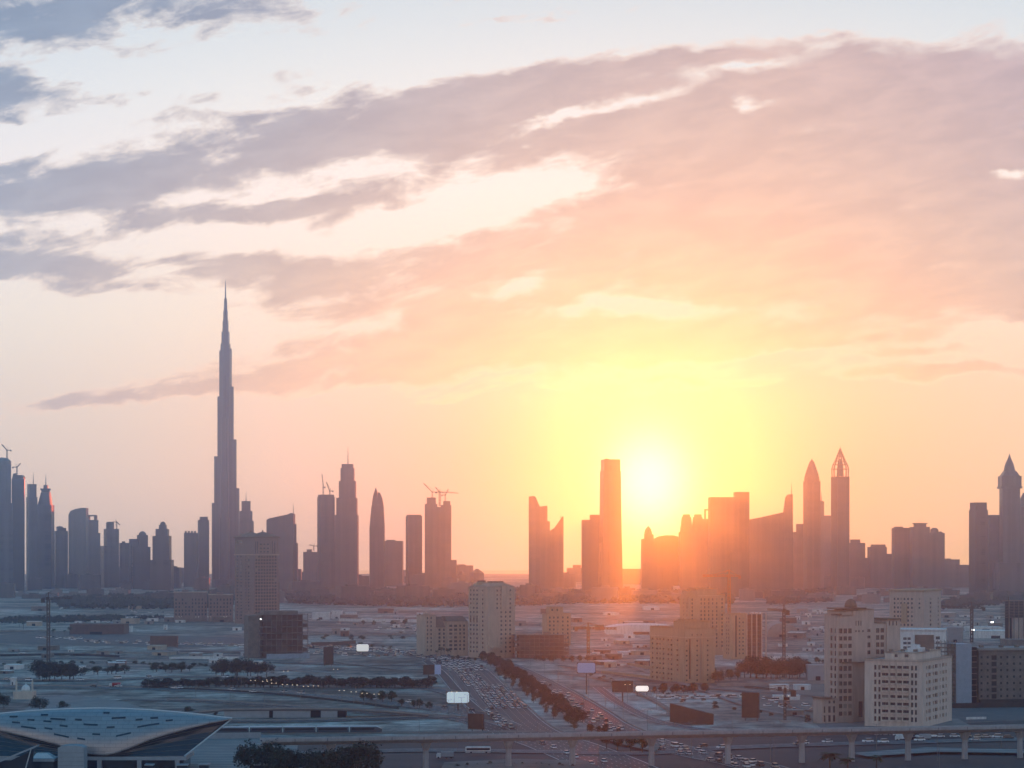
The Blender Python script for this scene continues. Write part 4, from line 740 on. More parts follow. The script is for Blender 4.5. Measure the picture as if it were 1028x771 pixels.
# ================================================================ roads and paved ground
ZL = [0.03]
def zn(): ZL[0] += .03; return ZL[0]
def road(name, px, width, m='asphalt', lanes=0, edge=True, n=10):
    p = Path(px, n); z = zn(); mb = MB(); p.ribbon(mb, -width/2, width/2, z); struct(name, mb, m)
    mb = MB(); z2 = z+.012
    if edge:
        for o in (-width/2+.5, width/2-.9): p.ribbon(mb, o, o+.4, z2)
    for i in range(1, lanes):
        o = -width/2+width*i/lanes; d = 0
        while d < p.len-4: p.ribbon(mb, o-.13, o+.13, z2, d, d+4, step=4); d += 11
    if mb.f: struct(name+'_marking', mb, 'paint_white')
    return p
poly_sheet('asphalt_area', [(300, 741), (470, 737), (640, 735), (840, 731), (960, 726), (1060, 722), (1060, 800), (280, 800)], zn(), 'asphalt')
poly_sheet('station_plaza', [(196, 738), (262, 737.5), (300, 741), (292, 800), (170, 800), (180, 756)], zn(), 'paving')
poly_sheet('station_forecourt', [(20, 716), (42, 701), (66, 697.5), (120, 703), (150, 713), (120, 718)], zn(), 'paving')
poly_sheet('forecourt', [(952, 712), (1060, 708), (1060, 722), (958, 726)], zn(), 'asphalt_pale')
poly_sheet('parking_lot', [(0, 637.5), (60, 635), (240, 640), (262, 646), (200, 650), (60, 648), (-20, 645)], zn(), 'asphalt_pale')
poly_sheet('builders_yard', [(762, 722), (758, 690), (835, 686), (838, 724)], zn(), 'dirt')
poly_sheet('building_plot', [(820, 728), (842, 722), (962, 722), (975, 729), (900, 732), (826, 733)], zn(), 'paving')
MAIN = road('highway', [(690, 812), (620, 772), (568, 750), (523, 733), (497, 708), (479, 686), (464, 671), (441, 661.5), (402, 655.8), (340, 651.6), (240, 648), (60, 643.5), (-80, 641)], 39, 'asphalt_road', 9)
SEC = road('second_carriageway', [(860, 812), (770, 773), (700, 757), (648, 744), (612, 729), (590, 714), (563, 697), (536, 681.5), (510, 669), (492, 663)], 25, 'asphalt_road', 6)
OUT = road('service_road', [(600, 690), (622, 706), (660, 724), (720, 734), (800, 736), (1050, 729)], 9, 'asphalt_pale', 2)
H1 = road('interchange_road', [(-80, 692), (40, 690), (150, 692), (240, 695), (330, 700), (420, 709), (480, 719), (506, 729)], 22, 'asphalt_pale', 4)
H2 = road('lower_interchange_road', [(120, 703), (200, 704.5), (300, 711), (380, 716.5), (460, 722), (500, 733)], 15, 'asphalt', 3)
H3 = road('rail_side_road', [(150, 723), (260, 725), (360, 723), (440, 721), (488, 724)], 16, 'asphalt', 3)
H4 = road('upper_ramp', [(-80, 683), (80, 684), (200, 680), (300, 686), (400, 690), (444, 694), (470, 704)], 13, 'asphalt_pale', 2)
H5 = road('slip_road', [(428, 664), (443, 676), (455, 690), (470, 706), (492, 724)], 9, 'asphalt', 0)
H6 = road('far_road', [(-80, 664), (120, 661), (260, 665), (360, 668), (430, 668)], 12, 'asphalt_pale', 0)
H7 = road('cross_street', [(300, 757), (420, 754), (540, 755.5), (640, 757), (720, 752), (830, 748), (1060, 742)], 17, 'asphalt_pale', 3)
for k, (pts, w) in enumerate(([[(-60, 622), (150, 621), (420, 626)], 14], [[(560, 668), (700, 690), (860, 702)], 8], [[(-50, 655), (140, 653), (300, 657)], 8], [[(760, 640), (900, 646), (1060, 655)], 12], [[(300, 606), (560, 612), (900, 610)], 22], [[(-40, 608), (250, 616), (480, 618)], 16])): road('sand_track', pts, w, 'asphalt_pale' if k % 2 else 'dirt', 0, False)
for pts, w, m in (([(600, 660), (640, 672), (700, 692), (760, 712), (830, 724)], 5, 'paving'), ([(560, 676), (610, 684), (660, 706), (690, 728)], 4, 'dirt'), ([(620, 646), (700, 660)], 6, 'asphalt_pale'), ([(300, 640), (350, 634), (420, 640)], 6, 'dirt'), ([(305, 632), (360, 636), (430, 633)], 5, 'paving'), ([(60, 660), (130, 650), (230, 654)], 5, 'dirt'), ([(0, 650), (90, 658), (200, 656), (262, 652)], 4, 'paving'), ([(40, 616), (90, 626), (150, 628), (240, 632)], 8, 'dirt'), ([(150, 668), (200, 668), (250, 671), (330, 676)], 5, 'paving'), ([(740, 648), (800, 640), (840, 628)], 7, 'paving'), ([(520, 626), (600, 632), (660, 628)], 8, 'asphalt_pale'), ([(330, 664), (390, 672), (440, 676)], 4, 'paving'), ([(30, 672), (120, 671), (210, 673)], 5, 'asphalt'), ([(770, 700), (800, 712), (830, 716)], 4, 'asphalt_pale')): road('sand_track', pts, w, m, 0, False)
poly_sheet('dirt_median', [(588, 738.5), (636, 738), (664, 751), (658, 757.5), (622, 749)], zn()+.1, 'dirt')
poly_sheet('planted_verge', [(446, 768), (520, 764.5), (585, 766), (630, 784), (640, 800), (430, 800)], zn()+.1, 'dirt')
poly_sheet('paved_median', [(856, 758.5), (930, 753), (1050, 755.5), (1050, 759), (940, 757.5), (870, 762)], zn()+.12, 'paving')
poly_sheet('traffic_island', [(503, 719), (509, 722), (518, 731), (515, 733), (506, 727)], zn()+.1, 'dirt')
# concrete barriers along the carriageways
def barrier(path, off, d0, d1, label, h=.95, m='concrete', name='road_barrier'):
    mb = MB(); path.wall(mb, off, 0, h, .5, d0, d1); o = mb.build(name, m); tag(o, label, 'barrier')
def dist_at(path, py):
    return min(range(0, int(path.len), 4), key=lambda d: abs((lambda q: Y0+F*H/q.y)(path.at(d)[0])-py))
barrier(MAIN, 20.4, dist_at(MAIN, 745), dist_at(MAIN, 664), 'pale concrete barrier along the right edge of the packed highway')
barrier(MAIN, -20.6, dist_at(MAIN, 733), dist_at(MAIN, 700), 'low concrete barrier along the left edge of the packed highway')
barrier(SEC, 13.4, dist_at(SEC, 742), dist_at(SEC, 690), 'low barrier on the right side of the second carriageway')
barrier(H1, -11.8, 60, H1.len-60, 'grey parapet along the upper interchange road', 1.2)
barrier(H2, -8.2, 30, H2.len-40, 'grey parapet along the lower interchange road', 1.1)
barrier(H4, -7.0, 60, H4.len-80, 'pale parapet along the upper ramp beside the dark hedges', 1.2)
barrier(H3, -8.8, 30, H3.len-30, 'low wall beside the road behind the long train', 1.0)

# ================================================================ trees
rt = random.Random(11)
def crown_mesh(name, h, w, z0, seed, nclump=16, nleaf=44, size=.55, m=('leaf',), flat=1.0):
    r = random.Random(seed); mb = MB(); cl = []
    for i in range(nclump):
        a = r.uniform(0, 6.283); q = math.sqrt(r.random())*.8; zc = z0+(h-z0)*(.18+.7*r.random())
        taper = max(.35, math.sin(math.pi*min(.95, (zc-z0)/(h-z0)*.8+.18))); cl.append((Vector((math.cos(a)*q*w/2*taper, math.sin(a)*q*w/2*taper, zc)), r.uniform(.14, .25)*w))
    for c, cr in cl:
        for k in range(nleaf):
            d = Vector((r.gauss(0, 1), r.gauss(0, 1), r.gauss(0, 1)*flat)).normalized()*cr*(.55+.5*r.random()); p = c+d
            n = (d.normalized()+Vector((r.uniform(-.6, .6), r.uniform(-.6, .6), r.uniform(-.3, .7)))).normalized(); t = n.orthogonal().normalized(); s = n.cross(t); sz = size*r.uniform(.6, 1.25)
            rot = r.uniform(0, 6.28); t, s = t*math.cos(rot)+s*math.sin(rot), s*math.cos(rot)-t*math.sin(rot)
            mb.face([p-t*sz*.5, p+s*sz*.36, p+t*sz*.6, p-s*sz*.36])
    me = mb.mesh(name, list(m)); return me, cl
def trunk_mesh(cl, z0, r0):
    mb = MB(); top = Vector((0, 0, z0+.6)); mb.bar((0, 0, -.2), top, r0, 7, 0, r0*.65)
    for c, cr in cl[:8]: mb.bar(top-Vector((0, 0, .3)), c, r0*.45, 5, 0, r0*.12)
    return mb.mesh('trunk', 'bark')
PT = {}
for kind, (h, w, z0, nc, nl, sz, m) in {'round': (7, 6.2, 1.7, 18, 46, .62, 'leaf'), 'broad': (8, 9.0, 2.0, 24, 46, .70, 'leaf_dark'), 'dense': (7, 5.6, .9, 20, 50, .60, 'leaf_dark'), 'dry': (6, 5.4, 1.5, 15, 40, .55, 'leaf_dry'), 'bush': (3, 4.2, .2, 12, 40, .42, 'leaf')}.items():
    PT[kind] = []
    for v_ in range(3):
        me, cl = crown_mesh('crown', h, w, z0, hash((kind, v_)) % 1000 if False else len(kind)*17+v_*5+ord(kind[0]), nc, nl, sz, (m,)); PT[kind].append((h, me, trunk_mesh(cl, z0, .26 if kind != 'bush' else .1)))
def palm_meshes(seed):
    r = random.Random(seed); mb = MB(); h = 7.0; mb.lathe([(.32, -.2), (.22, .6), (.18, h*.6), (.2, h-.2), (.28, h), (.1, h+.3)], 7); tr = mb.mesh('trunk', 'bark'); mb = MB()
    for i in range(34):
        a = i*2.399+r.uniform(-.2, .2); up = r.uniform(-.25, 1.0); L = r.uniform(2.3, 3.1); pr = None
        for k in range(6):
            t = k/5; rad_ = L*(t*math.cos(up*.7)); zz = h+.1+L*(t*math.sin(up)-.62*t*t); w = .62*math.sin(math.pi*min(1, .12+t*.86))+.03
            c = Vector((math.cos(a)*rad_, math.sin(a)*rad_, zz)); sd_ = Vector((-math.sin(a), math.cos(a), 0))*w; dn = Vector((0, 0, -w*.45))
            cur = (c-sd_+dn, c, c+sd_+dn)
            if pr: mb.face([pr[0], cur[0], cur[1], pr[1]]); mb.face([pr[1], cur[1], cur[2], pr[2]])
            pr = cur
    return h+.8, mb.mesh('fronds', 'leaf'), tr
PT['palm'] = [palm_meshes(i) for i in (1, 2)]
NT = [0]
def tree(kind, p, h, label, group, sx=1.0):
    ph, cm, tm = rt.choice(PT[kind]); nm = {'palm': 'palm_tree', 'bush': 'shrub'}.get(kind, 'tree'); cat = {'palm': 'palm tree', 'bush': 'shrub'}.get(kind, 'tree')
    root = thing(nm, label, cat, p, rt.uniform(0, 6.28), group); s = h/ph; root.scale = (s*sx, s*sx*rt.uniform(.9, 1.15), s); NT[0] += 1
    link(cm.name.split('.')[0], cm, root); link('trunk', tm, root)
def row(kind, pts, n, h, label, group, jit=3.0, sx=1.0, hv=.25):
    p = Path(pts, 6)
    for i in range(n):
        q, _ = p.at(p.len*(i+.5)/n+rt.uniform(-.4, .4)*p.len/n, rt.uniform(-jit, jit)); tree(kind, q, h*rt.uniform(1-hv, 1+hv), label, group, sx)
# the planted strip between the carriageways
STRIP = [(486, 662), (508, 674), (530, 690), (556, 709), (582, 728)]
row('dense', STRIP, 72, 6.8, 'dense dark tree in the planted strip between the two carriageways', 'trees of the planted strip', 6.0, 1.2)
row('dry', [(500, 676), (530, 700), (560, 722), (578, 734)], 24, 4.6, 'small dry tree on the traffic-jam side of the planted strip', 'dry trees edging the planted strip', 3, 1.1)
row('dense', [(262, 690), (320, 690), (380, 690.5), (434, 691)], 34, 7.6, 'dark tree in the long hedge belt above the interchange', 'trees of the long hedge belt', 4, 1.75)
row('dense', [(146, 691), (200, 690), (262, 689.5)], 24, 6.6, 'dark tree in the hedge belt left of the long one', 'trees of the left hedge belt', 3, 1.9)
row('broad', [(214, 678), (240, 679), (270, 679)], 10, 12, 'big dark tree below the hoarded concrete frame', 'trees below the concrete frame', 8)
row('broad', [(32, 683), (52, 684), (72, 682)], 10, 12.5, 'big dark tree at the foot of the lone tall crane', 'trees at the crane foot', 8)
row('round', [(84, 676.5), (105, 677), (124, 676)], 7, 6, 'dark tree right of the crane-foot trees', 'trees right of the crane foot', 4, 1.7); row('round', [(150, 674), (172, 675), (196, 674)], 7, 6.5, 'dark tree between the crane and the hoarded frame', 'trees between crane and frame', 4, 1.6)
tree('broad', G(40, 714.5), 9.5, 'broad bush-like tree right behind the shell roof', None, 1.3); tree('bush', G(62, 711), 4.6, 'flat dark shrub on the pale forecourt behind the shell roof', None, 1.5); tree('broad', G(4, 712), 10, 'dark tree at the left edge behind the shell roof', None); tree('bush', G(188, 715), 3.6, 'dark shrub just behind the pointed end of the shell roof', None, 1.6); tree('bush', G(217, 718.5), 2.5, 'tiny dark shrub by the tip of the shell roof', None)
row('broad', [(268, 775), (300, 780), (335, 786), (370, 782)], 11, 13.5, 'large brown-green tree crowded under the end of the viaduct', 'big trees under the viaduct end', 12)
row('dense', [(275, 792), (340, 797), (380, 800)], 6, 9.0, 'dark tree in front of the viaduct-end trees at the bottom', 'front trees at the bottom edge', 8)
row('palm', [(346, 655), (372, 654.5), (398, 655)], 5, 8.5, 'palm tree beside the white lit billboard', 'palms by the white billboard', 5); row('palm', [(411, 657), (428, 658), (450, 661)], 6, 8, 'palm tree in front of the stepped apartment block', 'palms before the stepped block', 4)
row('round', [(452, 663.5), (475, 664), (500, 664)], 8, 4.6, 'street tree at the foot of the tall beige tower', 'street trees by the beige tower', 4)
row('broad', [(748, 681), (778, 681), (806, 681)], 15, 15, 'tall tree in the dense clump before the pale arched hall', 'tall clump before the arched hall', 16); row('round', [(690, 682), (715, 682.5), (745, 683)], 9, 8.5, 'tree in the row between the sunlit block and the tall clump', 'trees between block and clump', 6)
row('dense', [(656, 696), (680, 696.5), (706, 695)], 11, 6.2, 'dark tree in the row below the sunlit sandstone block', 'trees below the sunlit block', 4, 1.2); tree('broad', G(721, 686), 9, 'single umbrella-shaped tree at the corner of the sunlit block', None, 1.1)
for x, y in ((609, 752), (620, 753.5), (633, 755), (645, 756.5)): tree('round', G(x, y), 8.5, 'tree with bare dark trunk on the median just under the viaduct', 'trees on the median under the viaduct')
for x, y, h, lb in ((833, 780, 11, 'dark palm at the bottom edge below the domed tower, left one'), (851, 781, 9, 'dark palm at the bottom edge, middle one of three'), (880, 775, 7.5, 'lone dark palm at the bottom, rightmost of three')): tree('palm', G(x, y), h, lb, None, 1.45)
row('dense', [(588, 735), (612, 736.5)], 5, 4.6, 'dark bushy tree where the second carriageway meets the viaduct', 'bushy trees at the viaduct crossing', 2, 1.2)
row('round', [(362, 704), (376, 704.5), (394, 705)], 6, 6.5, 'round tree on the verge left of the large lit billboard', 'round verge trees', 3, 1.2); row('round', [(400, 709), (418, 711), (434, 713.5)], 4, 5.5, 'round tree below the large lit billboard', 'round trees below the billboard', 2, 1.2)
row('palm', [(44, 637), (58, 637.5), (74, 638)], 5, 8, 'palm tree by the car park left of the long brown shed', 'palms by the car park', 4); row('round', [(352, 628), (382, 628.5), (414, 628)], 4, 7, 'lone tree spaced along the far pale wall', 'spaced trees by the far wall', 2)
row('bush', [(-10, 668), (110, 667), (250, 670)], 26, 2.6, 'low dark bush on the sand below the lone tall crane', 'bushes on the left sand', 14, 1.6)
row('bush', [(600, 676), (640, 690), (740, 712), (820, 727)], 22, 2.2, 'low dark bush on the open ground around the dark hoardings', 'bushes around the dark hoardings', 16, 1.5)
row('bush', [(300, 640), (360, 642), (425, 640)], 16, 3.0, 'low bush on the sand behind the white lit billboard', 'bushes behind the white billboard', 40, 1.6)
row('bush', [(456, 771), (520, 769), (580, 772)], 14, 1.8, 'low shrub on the planted verge at the bottom edge', 'shrubs on the bottom verge', 5); row('palm', [(20, 629), (28, 632)], 3, 9, 'palm at the far left sandy lot', 'far left palms', 5)
row('round', [(818, 666), (834, 667)], 4, 5, 'small tree on top of the bank behind the white container', 'trees behind the white container', 3); row('dense', [(533, 663), (560, 664.5), (596, 664)], 9, 5, 'scrubby tree at the foot of the long concrete frame', 'scrub at the frame foot', 3, 1.3)
# far woods that read as one mass
def wood(name, poly_px, n, h, seed, label):
    r = random.Random(seed); mb = MB(); ys_ = [q[1] for q in poly_px]; xs_ = [q[0] for q in poly_px]; got = 0
    def inside(x, y):
        c = False
        for (x0, y0), (x1, y1) in zip(poly_px, poly_px[1:]+poly_px[:1]):
            if (y0 > y) != (y1 > y) and x < (x1-x0)*(y-y0)/(y1-y0)+x0: c = not c
        return c
    while got < n:
        x, y = r.uniform(min(xs_), max(xs_)), r.uniform(min(ys_), max(ys_))
        if not inside(x, y): continue
        got += 1; p = G(x, y); hh = h*r.uniform(.5, 1.3); w = hh*r.uniform(.5, .9)
        for k in range(5):
            c = p+Vector((r.uniform(-w, w)*.6, r.uniform(-w, w)*.6, hh*r.uniform(.3, .8))); s = w*r.uniform(.35, .6)
            V = [c+Vector((s*r.uniform(.7, 1.2)*math.cos(j*1.2566), s*r.uniform(.7, 1.2)*math.sin(j*1.2566), r.uniform(-.3, .3)*s)) for j in range(5)]+[c+Vector((0, 0, s*r.uniform(.7, 1.1))), c-Vector((0, 0, s))]
            mb.idx(V, [(j, (j+1) % 5, 5) for j in range(5)]+[((j+1) % 5, j, 6) for j in range(5)])
    o = mb.build(name, 'leaf_dark'); o['kind'] = 'stuff'; o['label'] = label; o['category'] = 'wood'
wood('far_wood', [(52, 603), (100, 601), (160, 598), (232, 594), (234, 611), (120, 612), (60, 611)], 1500, 9, 1, 'dark belt of far trees left of the twin-roofed tower')
wood('far_wood', [(284, 596), (360, 594), (470, 593), (472, 610), (380, 609), (290, 606)], 1700, 9, 2, 'dusty belt of far trees between the twin-roofed and the tall beige towers')
wood('far_wood', [(518, 592), (620, 596), (735, 594), (735, 607), (600, 606), (518, 609)], 1700, 9, 3, 'dusty belt of far trees under the sun')
wood('far_wood', [(770, 596), (835, 592), (836, 605), (770, 608)], 500, 8, 4, 'thin far trees left of the domed tower')
wood('far_wood', [(946, 604), (1030, 596), (1030, 606), (946, 612)], 500, 8, 5, 'thin far trees left of the dark-topped tower')
wood('far_scrub', [(-10, 622), (120, 619.5), (165, 621), (120, 624), (-10, 627)], 500, 5, 6, 'line of far scrub behind the long brown shed')

# ================================================================ vehicles
CARC = {'white': (.82, .82, .80), 'silver': (.50, .51, .52), 'black': (.025, .025, .028), 'grey': (.16, .165, .17), 'beige': (.48, .42, .33), 'red': (.35, .04, .03)}
for c, v_ in CARC.items(): mat('car_'+c, v_, .28, metal=.25 if c in ('silver', 'grey') else 0, var=0, spec=.6)
def car_shapes(L, Wd, Hh, bon, van=False):
    w = Wd/2; hb = Hh*.52; body = MB()
    prof = [(-L/2, .32), (-L/2-.0, .62), (-L/2+.12, hb*.95), (-L/2+bon, hb), (L/2-.55, hb*1.03), (L/2-.05, hb*.95), (L/2, .55), (L/2-.05, .32)]
    def slab(prof, w0, w1, zt): return
    def shell(mb, pr, hw, inset, m=0):
        n = len(pr); V = [(x, -hw, z) for x, z in pr]+[(x, hw, z) for x, z in pr]; zmax = max(z for x, z in pr)
        V = [(x, y*(1-inset*max(0, (z-.6))/(zmax)), z) for x, y, z in V]
        mb.idx(V, [tuple(range(n)), tuple(reversed(range(n, 2*n)))]+[(j, j+n, (j+1) % n+n, (j+1) % n) for j in range(n)], m)
    shell(body, prof, w, .04)
    x0, x1 = (-L/2+bon-.25, L/2-.25) if not van else (-L/2+.35, L/2-.1)
    cab = MB(); shell(cab, [(x0, hb-.02), (x0+(.75 if not van else .5), Hh-.08), (x1-(.55 if not van else .15), Hh-.08), (x1, hb-.02)], w*.96, .16)
    roof = MB(); roof.box(x0+(.8 if not van else .55), x1-(.6 if not van else .2), -w*.78, w*.78, Hh-.075, Hh)
    return body, cab, roof
CARM = {}
def merge(*bs):
    o = MB()
    for b, m in bs: o.idx(b.v, b.f, m)
    return o
TYPES = {'car': (5.3, 2.15, 1.7, 1.4, False), 'suv': (5.6, 2.25, 2.1, 1.25, False), 'van': (6.0, 2.3, 2.5, .7, True)}
wheel = MB(); wheel.loft([[(.33*math.cos(j*.5236), s, .33+.33*math.sin(j*.5236)) for j in range(12)] for s in (-.11, .11)]); wheel_me = None
def vehicle(q, rz, label, group, near, rr):
    global wheel_me
    ty = rr.choices(('car', 'suv', 'van'), (.6, .32, .08))[0]; colr = rr.choices(list(CARC), (.60, .17, .07, .08, .06, .02))[0]; L, Wd, Hh, bon, van = TYPES[ty]
    key = (ty, colr, near)
    word = {'car': 'car', 'suv': 'off-roader', 'van': 'van'}[ty]; lb = f'{colr} {word} {label}'; gp = f'{colr} {word}s {label}'
    nm = {'car': 'car', 'suv': 'car', 'van': 'van'}[ty]
    if wheel_me is None: wheel_me = wheel.mesh('wheel', 'tyre')
    if not near:
        if key not in CARM:
            b, c, r_ = car_shapes(*TYPES[ty]); ws = MB()
            for x in (-L*.31, L*.31):
                for y in (-Wd/2+.1, Wd/2-.1): ws.box(x-.3, x+.3, y-.1, y+.1, 0, .6)
            CARM[key] = merge((b, 0), (c, 1), (r_, 0), (ws, 2)).mesh(nm, ['car_'+colr, 'car_glass', 'tyre'])
        o = link(nm, CARM[key], None, q, rz); tag(o, lb, nm, gp); return
    root = thing(nm, lb, nm, q, rz, gp)
    if key not in CARM:
        b, c, r_ = car_shapes(*TYPES[ty]); lamp = MB(); lamp.box(-.03, .03, -.2, .2, -.07, .07)
        CARM[key] = [('body', b.mesh('body', 'car_'+colr), (0, 0, 0)), ('window', c.mesh('window', 'car_glass'), (0, 0, 0)), ('roof', r_.mesh('roof', 'car_'+colr), (0, 0, 0))]
        hl, tl = lamp.mesh('headlight', 'headlight'), lamp.mesh('tail_light', 'tail_lamp')
        for y in (-Wd*.33, Wd*.33): CARM[key] += [('headlight', hl, (-L/2-.01, y, .62)), ('tail_light', tl, (L/2+.01, y, .66))]
        for x in (-L*.31, L*.31):
            for y in (-Wd/2+.08, Wd/2-.08): CARM[key].append(('wheel', wheel_me, (x, y, 0)))
    for n_, me, p in CARM[key]: link(n_, me, root, p)
rc = random.Random(21); NC = [0]
def lane_traffic(path, offs, d0, d1, gap, jitter, label, near, back=False, z=.3, cap=999, fill=1.0):
    n = 0
    for o in offs:
        d = d0+rc.uniform(0, gap)
        while d < d1 and n < cap:
            if rc.random() < fill:
                q, rz = path.at(d, o+rc.uniform(-.35, .35), z); vehicle(q, rz+(math.pi if back else 0)+rc.uniform(-.03, .03), label, None, near, rc); n += 1; NC[0] += 1
            d += gap*rc.uniform(1-jitter, 1+jitter)+4
ZR = .32
a, b_ = dist_at(MAIN, 716), dist_at(MAIN, 664)
lane = [-19.5+39/9*(i+.5) for i in range(9)]
dm = lambda y: dist_at(MAIN, y)
lane_traffic(MAIN, lane[3:], dm(712), dm(690), 7, .6, 'in the thick of the jam on the main highway', False, False, ZR)
lane_traffic(MAIN, lane[2:], dm(690), dm(674), 9, .7, 'in the jam farther back by the beige tower', False, False, ZR, 70)
lane_traffic(MAIN, lane[2:8], dm(733), dm(713), 17, .7, 'at the loose front end of the jam', True, False, ZR, 14)
ds = lambda y: dist_at(SEC, y)
sl_ = [-12.5+25/6*(i+.5) for i in range(6)]
lane_traffic(SEC, sl_[1:], ds(735), ds(694), 19, .7, 'on the second carriageway right of the planted strip', False, True, ZR, 36, .8)
lane_traffic(SEC, sl_, ds(772), ds(743), 15, .7, 'at the lower junction in front of the viaduct', True, True, ZR, 36, .75)
lane_traffic(SEC, sl_[2:5], ds(692), ds(668), 60, .5, 'on the quiet far part of the second carriageway', False, True, ZR, 7)
lane_traffic(MAIN, lane[2:7:2], dm(770), dm(738), 26, .6, 'just below the viaduct on the main highway', True, False, ZR, 7)
lane_traffic(H1, (-7, -2, 3, 7), 120, H1.len-80, 90, .6, 'on the interchange roads at left', False, False, .9, 12)
lane_traffic(H4, (-3, 3), 60, H4.len-80, 75, .6, 'on the ramp along the hedge belts', False, True, .9, 12)
lane_traffic(H7, (-5, 0, 5), 190, H7.len-10, 42, .7, 'on the cross street in front of the viaduct', True, False, .95, 20, .8)
def park(px0, py0, px1, py1, n, label, near=False, ang=.2, z=.25):
    for i in range(n):
        t = (i+rc.uniform(.2, .8))/n; q = G(px0+(px1-px0)*t, py0+(py1-py0)*t+rc.uniform(-.6, .6)); q.z = z; vehicle(q, ang+rc.choice((0, math.pi))+rc.uniform(-.1, .1)+1.57*(rc.random() < .3), label, None, near, rc); NC[0] += 1


park(836, 737, 1020, 742, 16, 'in the row under the right part of the viaduct', True, 0, .25)
# cars beyond the nearest three hundred: too small to tell apart, kept as one mass per place
def far_cars(spots, label, name='distant_traffic'):
    mb = MB()
    for q, rz in spots:
        ty = rc.choices(('car', 'suv', 'van'), (.6, .3, .1))[0]; mi = rc.choices((0, 1, 2, 3), (.62, .18, .12, .08))[0]; L, Wd, Hh, bon, van = TYPES[ty]; b, c, r_ = car_shapes(*TYPES[ty]); M = Matrix.Translation(q) @ Matrix.Rotation(rz, 4, 'Z')
        for p, m in ((b, mi), (c, 4), (r_, mi)): mb.idx([M @ Vector(v_) for v_ in p.v], p.f, m)
    o = mb.build(name, ['car_white', 'car_silver', 'car_black', 'car_beige', 'car_glass']); o['kind'] = 'stuff'; o['label'] = label; o['category'] = 'traffic'
sp_ = []
for o in lane[1:9]:
    d = dm(674)+rc.uniform(0, 9)
    while d < dm(649):
        q, rz = MAIN.at(d, o+rc.uniform(-.4, .4), ZR); sp_.append((q, rz)); d += rc.uniform(9, 34)
far_cars(sp_, 'small far cars of the jam where the highway bends away')
def scatter(x0, y0, x1, y1, n, jy=.8): return [(G(x0+(x1-x0)*(t := rc.random()), y0+(y1-y0)*t+rc.uniform(-jy, jy))+Vector((0, 0, .25)), rc.choice((0, 1.57, .3))+rc.uniform(-.15, .15)) for _ in range(n)]
far_cars(scatter(36, 640, 82, 642, 26, 1.2)+scatter(84, 644.5, 245, 648.5, 70, 1.4)+scatter(20, 625, 120, 624, 20, 1), 'rows of tiny parked cars in the left car park', 'parked_traffic')
far_cars(scatter(300, 655, 425, 661, 34, 1.5)+scatter(330, 650, 460, 655, 30, 1.0), 'tiny cars on the roads around the white lit billboard')
far_cars(scatter(310, 622, 430, 634, 30, 4)+scatter(130, 615, 330, 622, 30, 2), 'tiny parked cars on the sand beyond the hoarded frame', 'parked_traffic')
far_cars(scatter(745, 702, 835, 716, 26, 4)+scatter(655, 702, 740, 700, 26, 1)+scatter(950, 628, 1028, 640, 40, 4), 'tiny parked cars in the yards at right', 'parked_traffic')
# bus, truck
def bus(px, py, rz, label, L=12.5, m='white_wall'):
    root = thing('bus', label, 'bus', G(px, py)+Vector((0, 0, .95)), rz); w = 1.25
    b = MB(); b.box(-L/2, L/2, -w, w, .35, 3.05); b.build('body', m, root); b = MB(); b.box(-L/2+.6, L/2-.6, -w*.8, w*.8, 3.05, 3.25); b.build('roof_unit', m, root)
    b = MB()
    for s in (-1, 1): b.box(-L/2+.5, L/2-.5, s*w-.02, s*w+.02, 1.5, 2.6)
    b.box(L/2-.02, L/2+.03, -w*.9, w*.9, 1.2, 2.7); b.build('window', 'car_glass', root); b = MB()
    b.box(-L/2, L/2, -w-.03, -w-.01, .6, .95); b.build('side_stripe', 'car_grey', root)
    for x in (-L*.28, L*.32):
        for y in (-w+.1, w-.1): o = link('wheel', wheel_me, root, (x, y, 0)); o.scale = (1.45, 1.3, 1.45)
bus(480, 758, .03, 'long white bus in front of the viaduct left of the light truck')
def truck(px, py, rz, label, m):
    root = thing('truck', label, 'truck', G(px, py)+Vector((0, 0, .35)), rz)
    b = MB(); b.box(-1, 5, -1.2, 1.2, .9, 3.1); b.build('cargo_box', m, root); b = MB(); b.prism_y([(-3.3, .45), (-3.3, 1.6), (-2.9, 2.6), (-1.15, 2.6), (-1.15, .45)], -1.1, 1.1); b.build('cab', 'white_wall', root)
    b = MB(); b.prism_y([(-3.32, 1.55), (-2.94, 2.45), (-2.85, 2.45), (-3.2, 1.55)], -1, 1); b.build('windscreen', 'car_glass', root); b = MB(); b.box(-3.2, 5, -.5, .5, .5, .9); b.build('chassis', 'tyre', root)
    for x in (-2.4, 1.5, 3.8):
        for y in (-1, 1): o = link('wheel', wheel_me, root, (x, y, 0)); o.scale = (1.3, 1.3, 1.3)
truck(445, 762, .05, 'white box truck on the cross street left of the bus', 'roof_blue'); truck(114, 690, .1, 'red box truck on the ramp at the far left', 'red'); truck(905, 744, 0, 'white box truck parked under the viaduct behind the balcony block', 'white_wall'); truck(925, 743.5, 0, 'pale tipper truck parked under the right part of the viaduct', 'roof_blue')
print('cars', NC[0], 'trees', NT[0])
